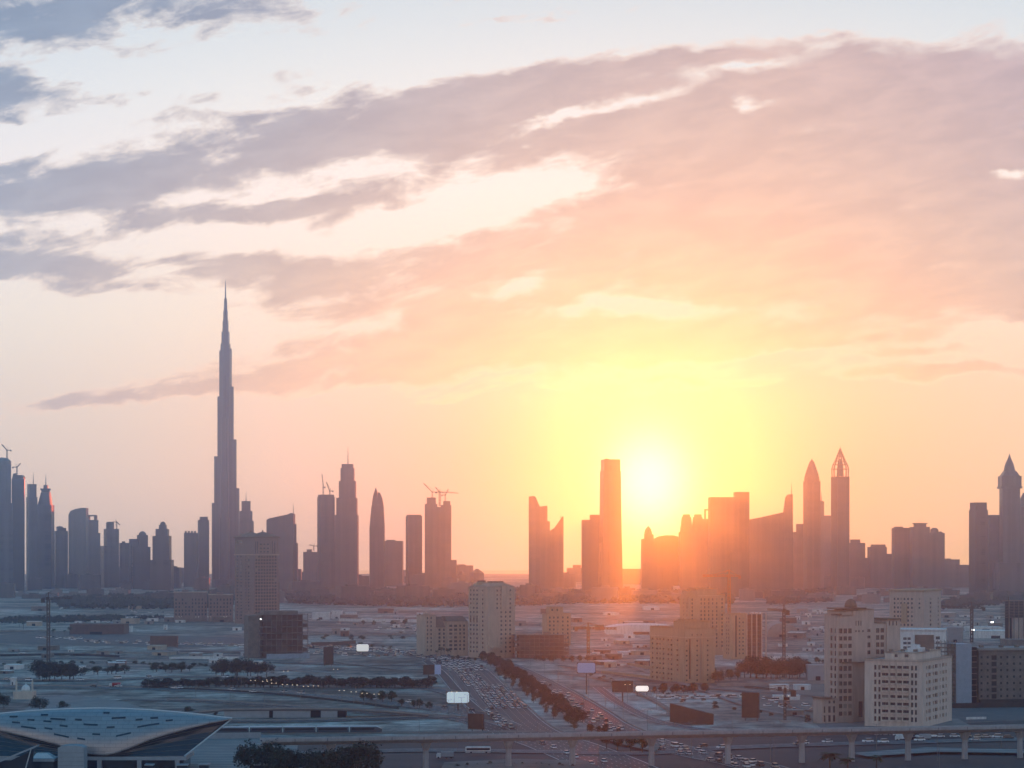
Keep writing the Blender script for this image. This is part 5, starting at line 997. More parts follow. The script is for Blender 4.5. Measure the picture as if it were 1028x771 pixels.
# ================================================================ elevated railway
VA, VB = at(262, 1040), at(1052, 1124); vd = (VB-VA); VL = vd.length; va = math.atan2(vd.y, vd.x)
via = thing('rail_viaduct', 'long pale concrete railway viaduct on flared piers crossing the foreground', 'viaduct', VA, va)
b = MB()
prof = [(-2.4, 13.0), (2.4, 13.0), (4.9, 14.7), (5.0, 16.0), (4.6, 16.0), (4.5, 14.9), (-4.5, 14.9), (-4.6, 16.0), (-5.0, 16.0), (-4.9, 14.7)]
n = 30
b.loft([[(VL*i/n, y, z) for y, z in prof] for i in range(n+1)]); b.build('deck', 'viaduct_conc', via)
b = MB()
for y in (-2.6, -1.2, 1.2, 2.6): b.box(0, VL, y-.08, y+.08, 14.91, 15.15)
b.build('rail', 'rail_dark', via)
for i in range(1, 26):
    x = VL*i/26; b = MB(); b.box(x-.12, x+.12, -5.03, -5.0, 14.75, 16.02); b.build('deck_joint', 'rail_dark', via)
for px in (332, 427.5, 510.5, 574.6, 654, 730.6, 805, 855, 911.5, 968.5, 1024):
    # where the sight line over this column meets the viaduct's line
    tx = (px-CX)/F; s = (tx*VA.y-VA.x)/(vd.x-tx*vd.y); x = s*VL
    b = MB()
    for z0, z1, ax, ay, bx, by in ((0, 9.4, 1.35, 1.1, 1.2, 1.0), (9.4, 12.98, 1.2, 1.0, 2.2, 3.6)): b.loft([[(x+i*ax, j*ay, z0) for i, j in ((-1, -.55), (-.55, -1), (.55, -1), (1, -.55), (1, .55), (.55, 1), (-.55, 1), (-1, .55))], [(x+i*bx, j*by, z1) for i, j in ((-1, -.55), (-.55, -1), (.55, -1), (1, -.55), (1, .55), (.55, 1), (-.55, 1), (-1, .55))]])
    b.build('pier', 'viaduct_conc', via)
b = MB(); b.box(-1.2, .3, -4.2, 4.2, 12.2, 13.6); b.build('end_bracket', 'viaduct_conc', via)
# train on the low line behind
TA, TB = G(183, 737.8), G(384, 736.4); td = TB-TA; ta = math.atan2(td.y, td.x); TL = td.length
bed = MB(); ca, sa = math.cos(ta), math.sin(ta)
bed.loft([[tuple(TA+Vector((ca*d-sa*y, sa*d+ca*y, z))) for y, z in ((-4, 0), (4, 0), (3, .8), (-3, .8))] for d in (-20, TL+90)]); struct('track_bed', bed, 'dirt')
for nm, tt, (d0, d1) in (('train', 'long pale-roofed train standing behind the viaduct', (0, TL)),):
    tr = thing(nm, tt, 'train', TA, ta); nC = 6; Lc = TL/nC
    for i in range(nC):
        x0, x1 = Lc*i+.3, Lc*(i+1)-.3; tip = 3.2 if i == nC-1 else 0; b = MB()
        pr = [(-1.45, 1.1), (1.45, 1.1), (1.5, 2.6), (1.35, 4.0), (-1.35, 4.0), (-1.5, 2.6)]
        S_ = [[(x0, y, z) for y, z in pr], [(x1-tip, y, z) for y, z in pr]]
        if tip: S_.append([(x1, y*.7, 1.1+(z-1.1)*.55) for y, z in pr])
        b.loft(S_); c = b.build('carriage', 'train_side', tr)
        b = MB(); r_ = [(-1.4, 3.75), (1.4, 3.75), (1.0, 4.35), (-1.0, 4.35)]; S_ = [[(x0, y, z) for y, z in r_], [(x1-tip, y, z) for y, z in r_]]
        if tip: S_.append([(x1-.4, y*.6, z-1.3) for y, z in r_])
        b.loft(S_); b.build('carriage_roof', 'train_roof', c); b = MB(); b.box(x0+1, x1-tip-1, -1.53, -1.4, 2.3, 3.3); b.build('window', 'car_glass', c)

# ================================================================ station with the shell roof
def interp(tab, x):
    for (x0, y0), (x1, y1) in zip(tab, tab[1:]):
        if x0 <= x <= x1: return y0+(y1-y0)*(x-x0)/(x1-x0)
    return tab[-1][1] if x > tab[-1][0] else tab[0][1]
SD = 1078.0; st = thing('station', 'railway station with long shell-shaped golden roof over dark glass', 'station', at(100, SD))
RIDGE = [(-34, 722), (0, 716.3), (25, 714), (50, 712.4), (75, 711.3), (100, 710.9), (125, 711.4), (150, 712.6), (175, 714.6), (200, 717.1), (220, 719.7), (233, 721)]
LOWER = [(-34, 723), (0, 733), (28, 739.5), (57, 747), (76, 753), (90, 756.4), (104, 757.6), (116, 755.6), (130, 750.6), (150, 742.4), (170, 736), (190, 730.8), (212, 725.4), (233, 721.6)]
LX = lambda px, D: (px-CX)/F*D-(100-CX)/F*SD
def shell_pt(px, v):
    u_ = (px+34)/267; bz = 17*math.sin(math.pi*min(1, max(0, u_)))**.8; al = v*math.pi/2
    Dl = SD-bz; zl = z_at(interp(LOWER, px), Dl); zr = z_at(interp(RIDGE, px), SD); k = math.cos(al)**.75; D = SD-bz*k
    z = zl+(zr-zl)*(.42*v+.58*math.sin(al)); return Vector((LX(px, D), D-SD, z))
PX = [-34+267*i/90 for i in range(91)]; NV = 10
b = MB(); V = [shell_pt(p, j/NV) for p in PX for j in range(NV+1)]; b.idx(V, [(i*(NV+1)+j, (i+1)*(NV+1)+j, (i+1)*(NV+1)+j+1, i*(NV+1)+j+1) for i in range(90) for j in range(NV)])
back_ = [Vector((q.x, -q.y, q.z)) for q in V]; b.idx(back_, [(i*(NV+1)+j+1, (i+1)*(NV+1)+j+1, (i+1)*(NV+1)+j, i*(NV+1)+j) for i in range(90) for j in range(NV)])
inner = [q+Vector((0, .5 if q.y < -.5 else 0, -.35)) for q in V]; b.idx(inner, [(i*(NV+1)+j+1, (i+1)*(NV+1)+j+1, (i+1)*(NV+1)+j, i*(NV+1)+j) for i in range(90) for j in range(NV)])
roof = b.build('shell_roof', 'shell', st, smooth=True)
b = MB()
for i in range(90): b.bar(shell_pt(PX[i], 1), shell_pt(PX[i+1], 1), .42, 6)
b.build('ridge_edge', 'shell_edge', roof)
b = MB()
for i in range(90): b.bar(shell_pt(PX[i], 0), shell_pt(PX[i+1], 0), .22, 5)
b.build('lower_rim', 'shell', roof)
for c, y, w in ((13.5, 720.3, 8), (16, 726.2, 8), (28.5, 731, 15), (31, 723.6, 7), (44.5, 718.5, 7), (47.5, 725, 8), (58, 722.6, 15), (48.6, 732.3, 8), (63.8, 729.3, 8), (61.6, 739.2, 15), (78.6, 723.5, 7), (81.4, 742.4, 8), (91, 728.6, 14), (96.6, 738.3, 8), (106.8, 716.5, 6), (111, 730.6, 8), (119, 721.4, 14), (124, 737.8, 15), (139.6, 723.3, 7), (141.5, 730.3, 7.5), (152.6, 728.5, 14.5), (154.6, 721.7, 7.5), (169.8, 723.8, 7)):
    # a slot cut into the shell: find the height along the shell that this slot's row meets
    best = min((abs(Y0+F*(H-q.z)/(SD+q.y)-y), v) for v in [j/60 for j in range(61)] for q in [shell_pt(c, v)])[1]
    b = MB(); pr = None
    for t in (-.5, -.25, 0, .25, .5):
        p = shell_pt(c+t*w, best); q = shell_pt(c+t*w, min(1, best+.001)); o = Vector((0, -.06, .03)); cur = (p+o, p+o+Vector((0, .3, .75)))
        cur2 = (p+Vector((0, .5, -.2)), p+Vector((0, .8, .55)))
        if pr: b.idx([pr[0], cur[0], cur[1], pr[1], pr[2], cur2[0], cur2[1], pr[3]], [(0, 1, 2, 3), (0, 4, 5, 1), (3, 2, 6, 7), (4, 7, 6, 5)])
        pr = (*cur, *cur2)
    b.build('roof_slot', 'glass_wall', roof)
# glass wall under the shell
b = MB(); rows_ = []
NG = 60
for i in range(NG+1):
    p = -30+262.5*i/NG; top = shell_pt(p, 0)+Vector((0, 1.0, -.05)); Db = SD-14.5
    q = 104+(p-104)*(81.5/129 if p > 104 else .8); bot = Vector((LX(q, Db), Db-SD, 6.1)); rows_.append([top.lerp(bot, t/6)+Vector((0, 1.2*math.sin(math.pi*t/6), 0)) for t in range(7)])
b.idx([q for r_ in rows_ for q in r_], [(i*7+j, i*7+j+1, (i+1)*7+j+1, (i+1)*7+j) for i in range(NG) for j in range(6)]); gl = b.build('glass_wall', 'glass_wall', st)
b = MB()
for j in range(1, 6):
    for i in range(NG): b.bar(rows_[i][j]+Vector((0, -.1, 0)), rows_[i+1][j]+Vector((0, -.1, 0)), .09, 4)
b.build('glazing_bar', 'steel', gl)
b = MB(); b.bar(rows_[-1][0], rows_[-1][-1], .38, 6); b.build('end_rib', 'shell_edge', st)
Db = SD-15; b = MB(); b.box(LX(-60, Db), LX(187, Db), Db-SD-1, Db-SD+26, 4.3, 5.9); b.build('platform_beam', 'roof_blue', st)
b = MB(); b.box(LX(-60, Db), LX(184, Db), Db-SD+2, Db-SD+24, 0, 4.3); b.build('concourse_wall', 'glass_wall', st)
for px in (20, 60, 100, 140, 178): b = MB(); b.box(LX(px, Db)-1, LX(px, Db)+1, Db-SD-.9, Db-SD+1.1, 0, 4.3); b.build('column', 'viaduct_conc', st)
# stair tower, footbridge, canopies before the station
D = 1040.0; k = D/F; tw = thing('stair_tower', 'pale blue round-topped stair tower in front of the shell roof', 'stair tower', at(71, D))
b = MB(); w = 13*k; zt = z_at(748.5, D); pts = [(-w, 0), (w, 0), (w, 9), (-w, 9)]; b.prism_y([(-w, 0), (w, 0), (w, zt-1.0), (w*.75, zt-.3), (w*.3, zt), (-w*.3, zt), (-w*.75, zt-.3), (-w, zt-1.0)], 0, 9); b.build('wall', 'roof_blue', tw)
for i in range(5): b = MB(); b.box(-w-.06, w+.06, -.06, 0.0, 2+i*1.9, 2.12+i*1.9); b.build('panel_joint', 'steel', tw)
fb = thing('footbridge', 'covered footbridge with pale sloping roof at the lower left corner', 'footbridge', at(20, 1030))
k = 1030/F; zt, zb = z_at(748, 1030), z_at(768, 1030)
b = MB(); b.loft([[(-40*k, -8, zb-2.4), (-40*k, 2, zb-2.4), (-40*k, 2, zb-1.6), (-40*k, -8, zb-1.6)], [(17*k, -1, zt-.8), (17*k, 5, zt-.8), (17*k, 5, zt), (17*k, -1, zt)]]); b.build('roof', 'roof_blue', fb)
b = MB(); b.prism_y([(-38*k, 0), (10*k, 0), (14*k, zt-2), (-38*k, zb-4)], 1, 2); b.build('side_glass', 'glass_wall', fb)
b = MB(); b.bar((12*k, -1, zt-1), (4*k, -1.5, 0), .25); b.bar((-20*k, -5, zb), (-24*k, -5, 0), .25); b.build('strut', 'shell_edge', fb)
kc = thing('station_annex', 'low annex with flat pale roof between footbridge and stair tower', 'building', at(46, 1046)); k = 1046/F
b = MB(); b.box(-16*k, 11*k, -6, 6, z_at(762, 1046)-.6, z_at(760.5, 1046)); b.build('flat_roof', 'roof_blue', kc); b = MB(); b.box(-14*k, 10*k, -5, 5, 0, z_at(762, 1046)-.6); b.build('wall', 'glass_wall', kc)
b = MB(); b.loft([[(-12*k, -3, z_at(760.5, 1046)), (9*k, -3, z_at(760.5, 1046)), (9*k, 4, z_at(760.5, 1046)), (-12*k, 4, z_at(760.5, 1046))], [(-9*k, -2, z_at(756, 1046)), (2*k, -2, z_at(756, 1046)), (2*k, 3, z_at(756, 1046)), (-9*k, 3, z_at(756, 1046))]]); b.build('skylight', 'shell_edge', kc)
for px, py, w, h, lb in ((150, 776, 9, 4, 'small pale kiosk roof at the bottom edge right of the stair tower'), (183, 777, 12, 4.4, 'wider pale kiosk roof at the bottom edge under the station end'), (205, 777, 11, 4.6, 'pale kiosk roof nearest the tiled plaza'), (268, 779, 26, 5.4, 'long pale canopy roof in front of the big trees'), (298, 781, 11, 4.4, 'small pale-blue canopy under the viaduct end')):
    ks = thing('kiosk', lb, 'kiosk', G(px, py)); k = D_of(py)/F; b = MB(); b.box(-w*k/2, w*k/2, -2, 3, h-.5, h); b.build('roof', 'roof_blue', ks); b = MB(); b.box(-w*k/2+.4, w*k/2-.4, -1.4, 2.4, 0, h-.5); b.build('wall', 'glass_wall', ks)

# panel joints of the shell roof
def panel_mat(m):
    t = m.node_tree; b = t.nodes['Principled BSDF']; src = b.inputs['Base Color'].links[0].from_socket; c = t.nodes.new('ShaderNodeTexCoord'); mp = t.nodes.new('ShaderNodeMapping'); mp.inputs['Rotation'].default_value = (R(90), 0, 0); t.links.new(c.outputs['Object'], mp.inputs[0])
    k_ = t.nodes.new('ShaderNodeTexBrick'); k_.inputs['Scale'].default_value = 1.0; k_.inputs['Brick Width'].default_value = 5.2; k_.inputs['Row Height'].default_value = 1.7; k_.inputs['Mortar Size'].default_value = .09; k_.inputs['Color1'].default_value = (1, 1, 1, 1); k_.inputs['Color2'].default_value = (.86, .86, .87, 1); k_.inputs['Mortar'].default_value = (.45, .45, .46, 1)
    t.links.new(mp.outputs[0], k_.inputs['Vector']); x = t.nodes.new('ShaderNodeMix'); x.data_type = 'RGBA'; x.blend_type = 'MULTIPLY'; x.inputs[0].default_value = .8; t.links.new(src, x.inputs[6]); t.links.new(k_.outputs['Color'], x.inputs[7]); t.links.new(x.outputs[2], b.inputs['Base Color'])
panel_mat(MATS['shell'])
# tiled plaza: bands of paler and darker slabs
def band_mat(m, sy, amt):
    t = m.node_tree; b = t.nodes['Principled BSDF']; src = b.inputs['Base Color'].links[0].from_socket; c = t.nodes.new('ShaderNodeTexCoord'); w_ = t.nodes.new('ShaderNodeTexWave'); w_.bands_direction = 'Y'; w_.inputs['Scale'].default_value = sy; w_.inputs['Distortion'].default_value = 3.5; w_.inputs['Detail'].default_value = 3; w_.inputs['Detail Scale'].default_value = .25
    t.links.new(c.outputs['Object'], w_.inputs['Vector']); x = t.nodes.new('ShaderNodeMix'); x.data_type = 'RGBA'; x.blend_type = 'MULTIPLY'; x.inputs[0].default_value = amt; t.links.new(src, x.inputs[6]); t.links.new(w_.outputs['Color'], x.inputs[7]); t.links.new(x.outputs[2], b.inputs['Base Color'])
band_mat(MATS['paving'], .035, .55)
# ================================================================ flyover with retaining wall
D = D_of(720.5); k = D/F; fo = thing('flyover', 'low flyover with pale retaining wall and two dark underpasses, right of the shell roof', 'flyover', at(300, D), R(1.5)); X = lambda px: (px-300)*k
b = MB(); b.loft([[(X(x), 0, max(0.02, z-1.1)), (X(x), 15, max(.02, z-1.1)), (X(x), 15, z), (X(x), 0, z)] for x, z in ((170, 1.2), (200, 3.6), (225, 5), (300, 5.4), (347, 5.2), (390, 3.6), (430, 1.4))]); b.build('deck', 'asphalt_pale', fo)
for xa, xb in ((225, 270), (274, 311.5), (322, 338.5)): b = MB(); b.box(X(xa), X(xb), .3, 14.6, 0, 4.1); b.build('retaining_wall', 'roof_blue', fo)
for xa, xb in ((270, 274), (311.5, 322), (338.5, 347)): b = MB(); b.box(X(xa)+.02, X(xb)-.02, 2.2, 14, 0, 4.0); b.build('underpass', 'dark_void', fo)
b = MB(); b.loft([[(X(x), -.3, z), (X(x), 0, z), (X(x), 0, z+1), (X(x), -.3, z+1)] for x, z in ((200, 3.3), (225, 4.7), (300, 5.1), (347, 4.9), (390, 3.3), (430, 1.1))]); b.build('parapet', 'concrete', fo)

# ================================================================ billboards
def board(px, ptop, pbot, wpx, pbase, label, face, rz=0.0, posts=1, name='billboard', th=.7, dz=0.0):
    D = D_of(pbase); k = D/F; root = thing(name, label, 'billboard', at(px, D), rz); w = wpx*k/2/max(.3, math.cos(rz)); zt, zb = z_at(ptop, D), max(.3, z_at(pbot, D))
    b = MB(); b.box(-w, w, 0, th, zb, zt); b.build('panel', 'board_dark', root)
    if face != 'board_dark':
        b = MB(); q = .35; r_ = .9; ww, a0, a1 = w-q, zb+q, zt-q
        pts = [(-ww+r_, a0), (ww-r_, a0), (ww, a0+r_), (ww, a1-r_), (ww-r_, a1), (-ww+r_, a1), (-ww, a1-r_), (-ww, a0+r_)]; b.prism_y(pts, -.12, -.01); b.build('screen', face, root)
    for i in range(posts):
        x = 0 if posts == 1 else -w*.7+1.4*w*i/(posts-1); b = MB(); b.bar((x, th+.5, 0), (x, th+.5, zt-.6), .45 if posts == 1 else .25, 8); b.build('post', 'crane_dark', root)
    b = MB(); b.box(-w*.9, w*.9, -1.0, -.8, zb-.25, zb-.1); b.build('lamp_rail', 'steel', root)
    return root
board(364, 646.4, 654.2, 13, 657.5, 'small bright white billboard among the palms', 'board_white')
r_ = board(430.4, 667.6, 677.2, 11, 686.5, 'dark billboard with a bluish second face above the slip road', 'board_dark'); b = MB(); k = D_of(686.5)/F; b.loft([[(6*k, 1, z_at(677, k*F)), (12*k, 6, z_at(677.4, k*F)), (12*k, 6.6, z_at(677.4, k*F)), (6*k, 1.6, z_at(677, k*F))], [(6*k, 1, z_at(667.4, k*F)), (12*k, 6, z_at(667.6, k*F)), (12*k, 6.6, z_at(667.6, k*F)), (6*k, 1.6, z_at(667.4, k*F))]]); b.build('side_screen', 'board_blue', r_)
board(459.7, 694, 706.2, 23.5, 714, 'large glowing pale-blue billboard with rounded corners by the highway', 'board_face')
board(588.6, 665, 676, 19, 697, 'blue-grey billboard on a tall single post right of the planted strip', 'board_blue', -.1)
board(625, 683.4, 695, 21, 705, 'wide dark billboard left of the small white screen', 'board_dark'); r_ = board(644.6, 688, 694.5, 14, 699, 'small bright white screen in a dark frame', 'screen', 0, 2)
board(753, 695.5, 720.5, 16.5, 724, 'tall dark upright hoarding by the builders yard', 'board_dark', -.3, 2, 'hoarding', 3.0)
board(330, 649.5, 667, 9.5, 669, 'narrow dark upright hoarding right of the blue-hoarded frame', 'board_dark', .25, 2, 'hoarding', 3.0); board(477, 716.5, 732, 15, 734.5, 'squat dark hoarding left of the highway, just above the viaduct', 'board_dark', -.5, 2, 'hoarding', 2.0)
D = D_of(727); k = D/F; rh = thing('hoarding', 'big dark slant-topped hoarding wall right of the highway', 'billboard', at(672.5, D), R(-12)); X = lambda p: (p-672.5)*k/math.cos(R(12))
b = MB(); b.prism_y([(0, z_at(724.5, D)), (X(683), .4), (X(715), .2), (X(715.5), z_at(716.5, D)), (0, z_at(706, D))], 0, 2.5); b.build('panel', 'board_dark', rh)
for px in (676, 690, 703, 713): b = MB(); b.bar((X(px), 3, 0), (X(px), 3, 6.5), .25, 6); b.build('post', 'crane_dark', rh)
# ================================================================ sheds, walls, yards
def shed(px, py, wpx, hpx, dep, m, label, roof=None, rz=0.0, name='shed', cat='shed', arch=0.0, group=None):
    D = D_of(py); k = D/F; root = thing(name, label, cat, at(px, D), rz, group); w = wpx*k/2; h = hpx*k
    b = MB(); b.box(-w, w, 0, dep, 0, h*(1-arch)); b.build('wall', m, root)
    b = MB(); hr = h*arch
    if arch: b.prism_y([(-w-.3, h-hr+.002)]+[(-w*math.cos(math.pi*j/14), h-hr+.003+hr*math.sin(math.pi*j/14)) for j in range(15)]+[(w+.3, h-hr+.002)], -.5, dep+.5)
    else: b.box(-w-.3, w+.3, -.4, dep+.4, h, h+max(.25, .1*h))
    b.build('roof', roof or m, root)
    b = MB(); b.box(-w*.25, w*.2, -.12, -.01, .02, min(h*(1-arch)*.7, 3.2)); b.build('door', 'dark_void', root); return root
shed(97, 637, 54, 9.5, 40, 'hoarding_brown', 'long low brown shed behind the car park at left', name='warehouse'); shed(126, 634.8, 11, 5.5, 14, 'white_wall', 'small pale house at the right end of the long brown shed')
D = D_of(650); r_ = thing('hoarding', 'brown square hoarding in the car park at left', 'hoarding', at(164, D)); k = D/F; b = MB(); b.box(-13.5*k, 13.5*k, 0, 9, .2, 11.5*k); b.build('panel', 'hoarding_brown', r_); b = MB(); b.box(-13*k, 13*k, -.2, -.01, 0, .6); b.build('footing', 'concrete', r_)
for x, y, w, h, lb in ((322, 622, 17, 6.5, 'white flat-roofed house with dark bays, left of three'), (338, 621.5, 10, 7.5, 'white house with round arch, middle of three'), (352, 621.5, 11, 6, 'small white house, right of three below the far wood')): shed(x, y, w, h, 18, 'white_wall', lb, name='house', cat='house')
shed(786, 639.5, 31, 14, 60, 'concrete', 'pale arched hall behind the tall tree clump', arch=.75, name='hall', cat='hall'); shed(645, 637, 72, 10, 60, 'white_wall', 'long white pavilion roof under the sun glare', arch=.45, name='hall', cat='hall')
shed(691, 594, 28, 5, 60, 'white_wall', 'pale far hall behind the hazy tower under the sun', name='hall', cat='hall'); shed(821.5, 683, 21, 14, 12, 'roof_blue', 'white-blue container block left of the domed tower', name='site_office', cat='building'); shed(790, 703, 26, 4.5, 8, 'white_wall', 'white site cabin with dark windows in the builders yard'); shed(783, 694, 18, 6, 10, 'white_wall', 'pale shed behind the dark upright hoarding'); shed(806, 693, 16, 5, 10, 'white_wall', 'pale lean-to shed right of the yard crane'); shed(798, 719, 18, 5.5, 8, 'concrete', 'low grey shed with two openings in the builders yard')
shed(959, 645, 16, 14, 16, 'roof_blue', 'pale blue-clad plant building left of the dark crane', name='plant_building', cat='building'); shed(1000, 641, 40, 7, 40, 'white_wall', 'long pale shed under the bright lamp at right', name='warehouse'); shed(990, 634, 34, 4, 30, 'white_wall', 'thin pale shed behind the long pale shed at right', name='warehouse'); shed(1040, 651, 60, 8, 30, 'raw_concrete', 'grey low block behind the long unfinished block', name='low_building', cat='building')
shed(12.5, 689, 4, 8, 8, 'white_wall', 'narrow white house left of the pale mosque at far left', name='house', cat='house'); shed(12, 672, 16, 4, 18, 'white_wall', 'white shed at the left edge below the sandy lot'); shed(76, 674, 14, 4.5, 14, 'white_wall', 'white shed right of the big crane-foot trees')
mq = thing('mosque', 'small pale mosque with white dome at far left above the shell roof', 'mosque', G(26, 701.5)); k = D_of(701.5)/F
b = MB(); b.box(-11*k, 8*k, -6, 8, 0, 8*k); b.build('wall', 'cream', mq); b = MB(); b.lathe([(4.4*k, 8*k), (4.6*k, 9.4*k), (4.3*k, 11*k), (3.4*k, 12.6*k), (2.0*k, 13.8*k), (.5*k, 14.6*k), (.1, 16*k)], 16); b.build('dome', 'white_wall', mq, smooth=True)
for x in (-9.5, 6.5): b = MB(); b.lathe([(1.0*k, 8*k), (.9*k, 15*k), (1.2*k, 15.2*k), (.5*k, 18*k), (.05, 20*k)], 8, (x*k, 0)); b.build('minaret', 'cream', mq)
rs = random.Random(9)
for i in range(90):
    x, y = rs.choice(((rs.uniform(0, 260), rs.uniform(652, 668)), (rs.uniform(60, 240), rs.uniform(618, 634)), (rs.uniform(320, 425), rs.uniform(612, 640)), (rs.uniform(600, 660), rs.uniform(640, 668)), (rs.uniform(800, 835), rs.uniform(612, 660)), (rs.uniform(950, 1010), rs.uniform(618, 634))))
    side = 'left' if x < 300 else 'middle' if x < 700 else 'right'; m = rs.choice(('white_wall', 'white_wall', 'roof_blue', 'concrete')); word = {'white_wall': 'white', 'roof_blue': 'bluish', 'concrete': 'grey'}[m]
    shed(x, y, rs.uniform(3, 11), rs.uniform(1.6, 3.2), rs.uniform(5, 12), m, f'tiny {word} site cabin on the open sand, {side} part', name='site_cabin', cat='cabin', group=f'{word} site cabins on the {side} sand')
def wall(pts, h, m, label, name='boundary_wall', th=.5):
    p = Path(pts, 6); mb = MB(); p.wall(mb, 0, 0, h, th); tag(mb.build(name, m), label, 'wall')
wall([(312, 648.6), (335, 648), (357, 646.6)], 4, 'hoarding_brown', 'dark brown boundary wall right of the hoarded frame'); wall([(340, 624), (390, 624.5), (432, 625)], 4.5, 'white_wall', 'long pale far wall behind the spaced trees'); wall([(170, 662.2), (200, 661.6), (240, 662)], 2.6, 'white_wall', 'bright low wall on the sand left of the hoarded frame'); wall([(720, 689), (780, 688), (835, 686.5)], 2.4, 'concrete', 'pale wall along the back of the builders yard'); wall([(955, 711), (1050, 710)], 3.2, 'rail_dark', 'dark site fence in front of the long unfinished block', 'site_fence'); wall([(970, 722.6), (990, 722.2)], 1.6, 'white_wall', 'short bright kerb wall on the forecourt at right', 'low_wall'); wall([(604, 676), (650, 681.5), (682, 683)], 2.5, 'tan', 'thin wall left of the sunlit sandstone block'); wall([(655, 699), (690, 700.5), (738, 699)], 1.8, 'white_wall', 'white picket-like wall below the sunlit block', 'picket_wall'); wall([(596, 666), (630, 668), (655, 672)], 2.2, 'tan', 'sandy bank wall left of the sunlit block'); wall([(60, 612), (90, 602.4), (100, 602)], 3, 'white_wall', 'pale far wall cutting into the left wood'); wall([(-20, 634.5), (20, 634), (46, 633.4)], 2, 'concrete', 'low far wall at the left edge')
wall([(140, 690.6), (190, 692.4), (262, 696.5), (330, 703), (400, 712)], 1.4, 'rail_dark', 'dark kerb rail dividing the interchange roads', 'guard_rail'); wall([(196, 742), (230, 741.5), (262, 741.2)], 3.2, 'roof_blue', 'pale canopy wall at the edge of the tiled plaza', 'low_wall')
# ================================================================ lamps
def street_lamp(px, py, h, label, group, lit=True, m='lamp', arm=1.6):
    root = thing('street_lamp', label, 'street lamp', G(px, py), 0, group); b = MB(); b.bar((0, 0, 0), (0, 0, h), .14, 6, 0, .08); b.build('pole', 'steel', root)
    b = MB(); b.bar((0, 0, h), (arm, 0, h+.3), .06, 5); b.bar((0, 0, h), (-arm, 0, h+.3), .06, 5); b.build('arm', 'steel', root)
    for s in (-1, 1): b = MB(); b.box(s*arm-.3, s*arm+.3, -.2, .2, h+.22, h+.38); b.build('lamp_head', m if lit else 'steel', root)
for x, y in ((181, 624.5), (198, 624.5), (210, 624.5), (226, 624.5)): street_lamp(x, y, 7, 'lit street lamp along the foot of the low beige wings', 'lamps by the low wings', True, 'lamp_cool')
for x, y in ((254, 694), (266, 695), (270, 693.5), (275, 697), (286, 698.5), (296, 699), (307, 700.5), (317, 700), (343, 705), (355, 706.5), (366, 708), (378, 709)): street_lamp(x, y, 7.5, 'small lit lamp along the interchange below the hedge belt', 'lit lamps by the hedge belt')
for x, y in ((255, 678), (337, 684), (287, 686)): street_lamp(x, y, 9, 'lit lamp among the trees beneath the dark concrete frame', 'lit lamps under the frame')
for x, y, lb in ((456, 714.5, 'lit lamp at the foot of the large glowing billboard'), (630, 706, 'lit lamp below the wide dark billboard'), (591, 690, 'lit lamp on the post of the blue-grey billboard'), (574, 645, 'lit lamp by the hazy stepped tower'), (789, 719, 'warm lit lamp in the builders yard'), (888, 641, 'bright white lamp between the domed tower and the beige tower')): street_lamp(x, y, 12, lb, None, True, 'lamp' if x != 888 else 'lamp_cool')
for x, y, h, lb in ((996, 640, 17, 'bright white floodlight above the long pale shed'), (977, 645, 13, 'white floodlight at the foot of the dark crane')):
    root = thing('floodlight', lb, 'floodlight', G(x, y)); b = MB(); b.bar((0, 0, 0), (0, 0, h), .25, 6); b.build('mast', 'steel', root); b = MB(); b.box(-1.4, 1.4, -.5, .3, h, h+1.4); b.build('lamp_head', 'lamp_cool', root)
for i, (x, y) in enumerate(((421, 748), (459, 757), (601, 769), (617, 712), (659, 713), (777, 770), (777, 748), (829, 742), (941, 764), (943, 772), (694, 762), (540, 748), (560, 690), (586, 712), (548, 662), (735, 745), (880, 752), (1005, 752))): street_lamp(x, y, 12.5, 'tall unlit double-arm lamp post beside the lower roads', 'unlit double-arm lamp posts', False)

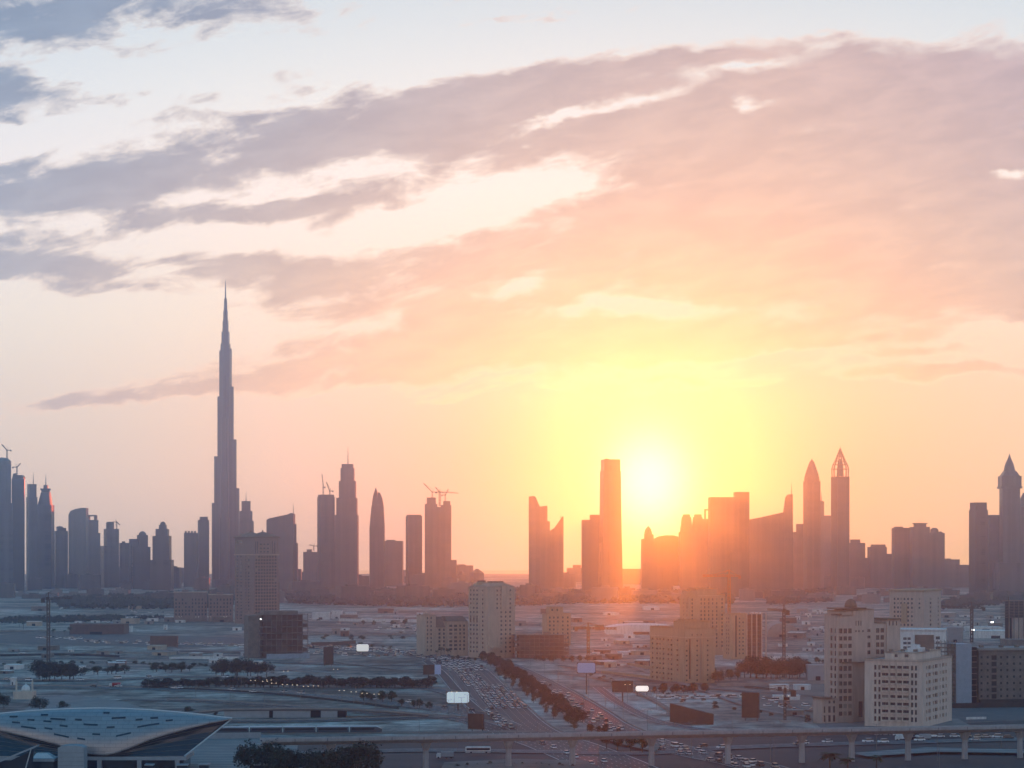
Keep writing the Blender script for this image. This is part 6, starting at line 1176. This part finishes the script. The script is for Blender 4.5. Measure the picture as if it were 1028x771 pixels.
for path, off, n, lb, gp in ((MAIN, -22, 15, 'thin unlit lamp post along the left edge of the main highway', 'posts left of the main highway'), (SEC, 15, 10, 'thin unlit lamp post along the right edge of the second carriageway', 'posts right of the second carriageway'), (H1, 13, 12, 'thin unlit lamp post along the upper interchange road', 'posts of the upper interchange road'), (H2, 9, 9, 'thin unlit lamp post along the lower interchange road', 'posts of the lower interchange road'), (H6, 8, 8, 'thin unlit lamp post along the far sandy road', 'posts of the far sandy road')):
    for i in range(n):
        q = path.at(path.len*(.12+.8*(i+.5)/n), off)[0]; street_lamp(CX+q.x/q.y*F, Y0+F*H/q.y, 12, lb, gp, False)
for pts, h, m, lb in (([(100, 655), (170, 657), (240, 655)], 1.6, 'concrete', 'low pale wall across the sand right of the lone crane'), ([(600, 681), (640, 690), (668, 700)], 1.6, 'concrete', 'low wall left of the wide dark billboard'), ([(640, 712), (668, 717)], 1.4, 'white_wall', 'short pale wall left of the slant-topped hoarding'), ([(310, 637), (370, 638.5), (425, 636)], 1.8, 'concrete', 'low wall on the sand behind the white billboard'), ([(0, 659), (60, 658), (120, 660)], 2.2, 'rail_dark', 'dark fence on the sand in front of the lone crane'), ([(770, 662), (800, 660), (832, 661)], 2.4, 'white_wall', 'pale wall between the tall tree clump and the domed tower')): wall(pts, h, m, lb, 'low_wall' if m != 'rail_dark' else 'site_fence')

rb = random.Random(31)
for i in range(64):
    x, y = rb.choice(((rb.uniform(-10, 235), rb.uniform(600, 634)), (rb.uniform(-10, 240), rb.uniform(652, 680)), (rb.uniform(310, 425), rb.uniform(608, 645)), (rb.uniform(520, 660), rb.uniform(612, 634)), (rb.uniform(596, 650), rb.uniform(640, 676)), (rb.uniform(740, 832), rb.uniform(606, 650)), (rb.uniform(945, 1035), rb.uniform(612, 640))))
    side = 'left' if x < 300 else 'middle' if x < 700 else 'right'; m, word = rb.choice((('white_wall', 'white'), ('concrete', 'grey'), ('beige', 'beige'), ('hoarding_brown', 'brown'), ('raw_concrete', 'dark')))
    shed(x, y, rb.uniform(7, 20), rb.uniform(2.4, 5.5), rb.uniform(10, 24), m, f'low {word} flat-roofed workshop on the open ground, {side} part', rb.choice((None, 'concrete', 'white_wall')), R(rb.uniform(-20, 20)), 'workshop', 'workshop', group=f'{word} workshops on the {side} ground')
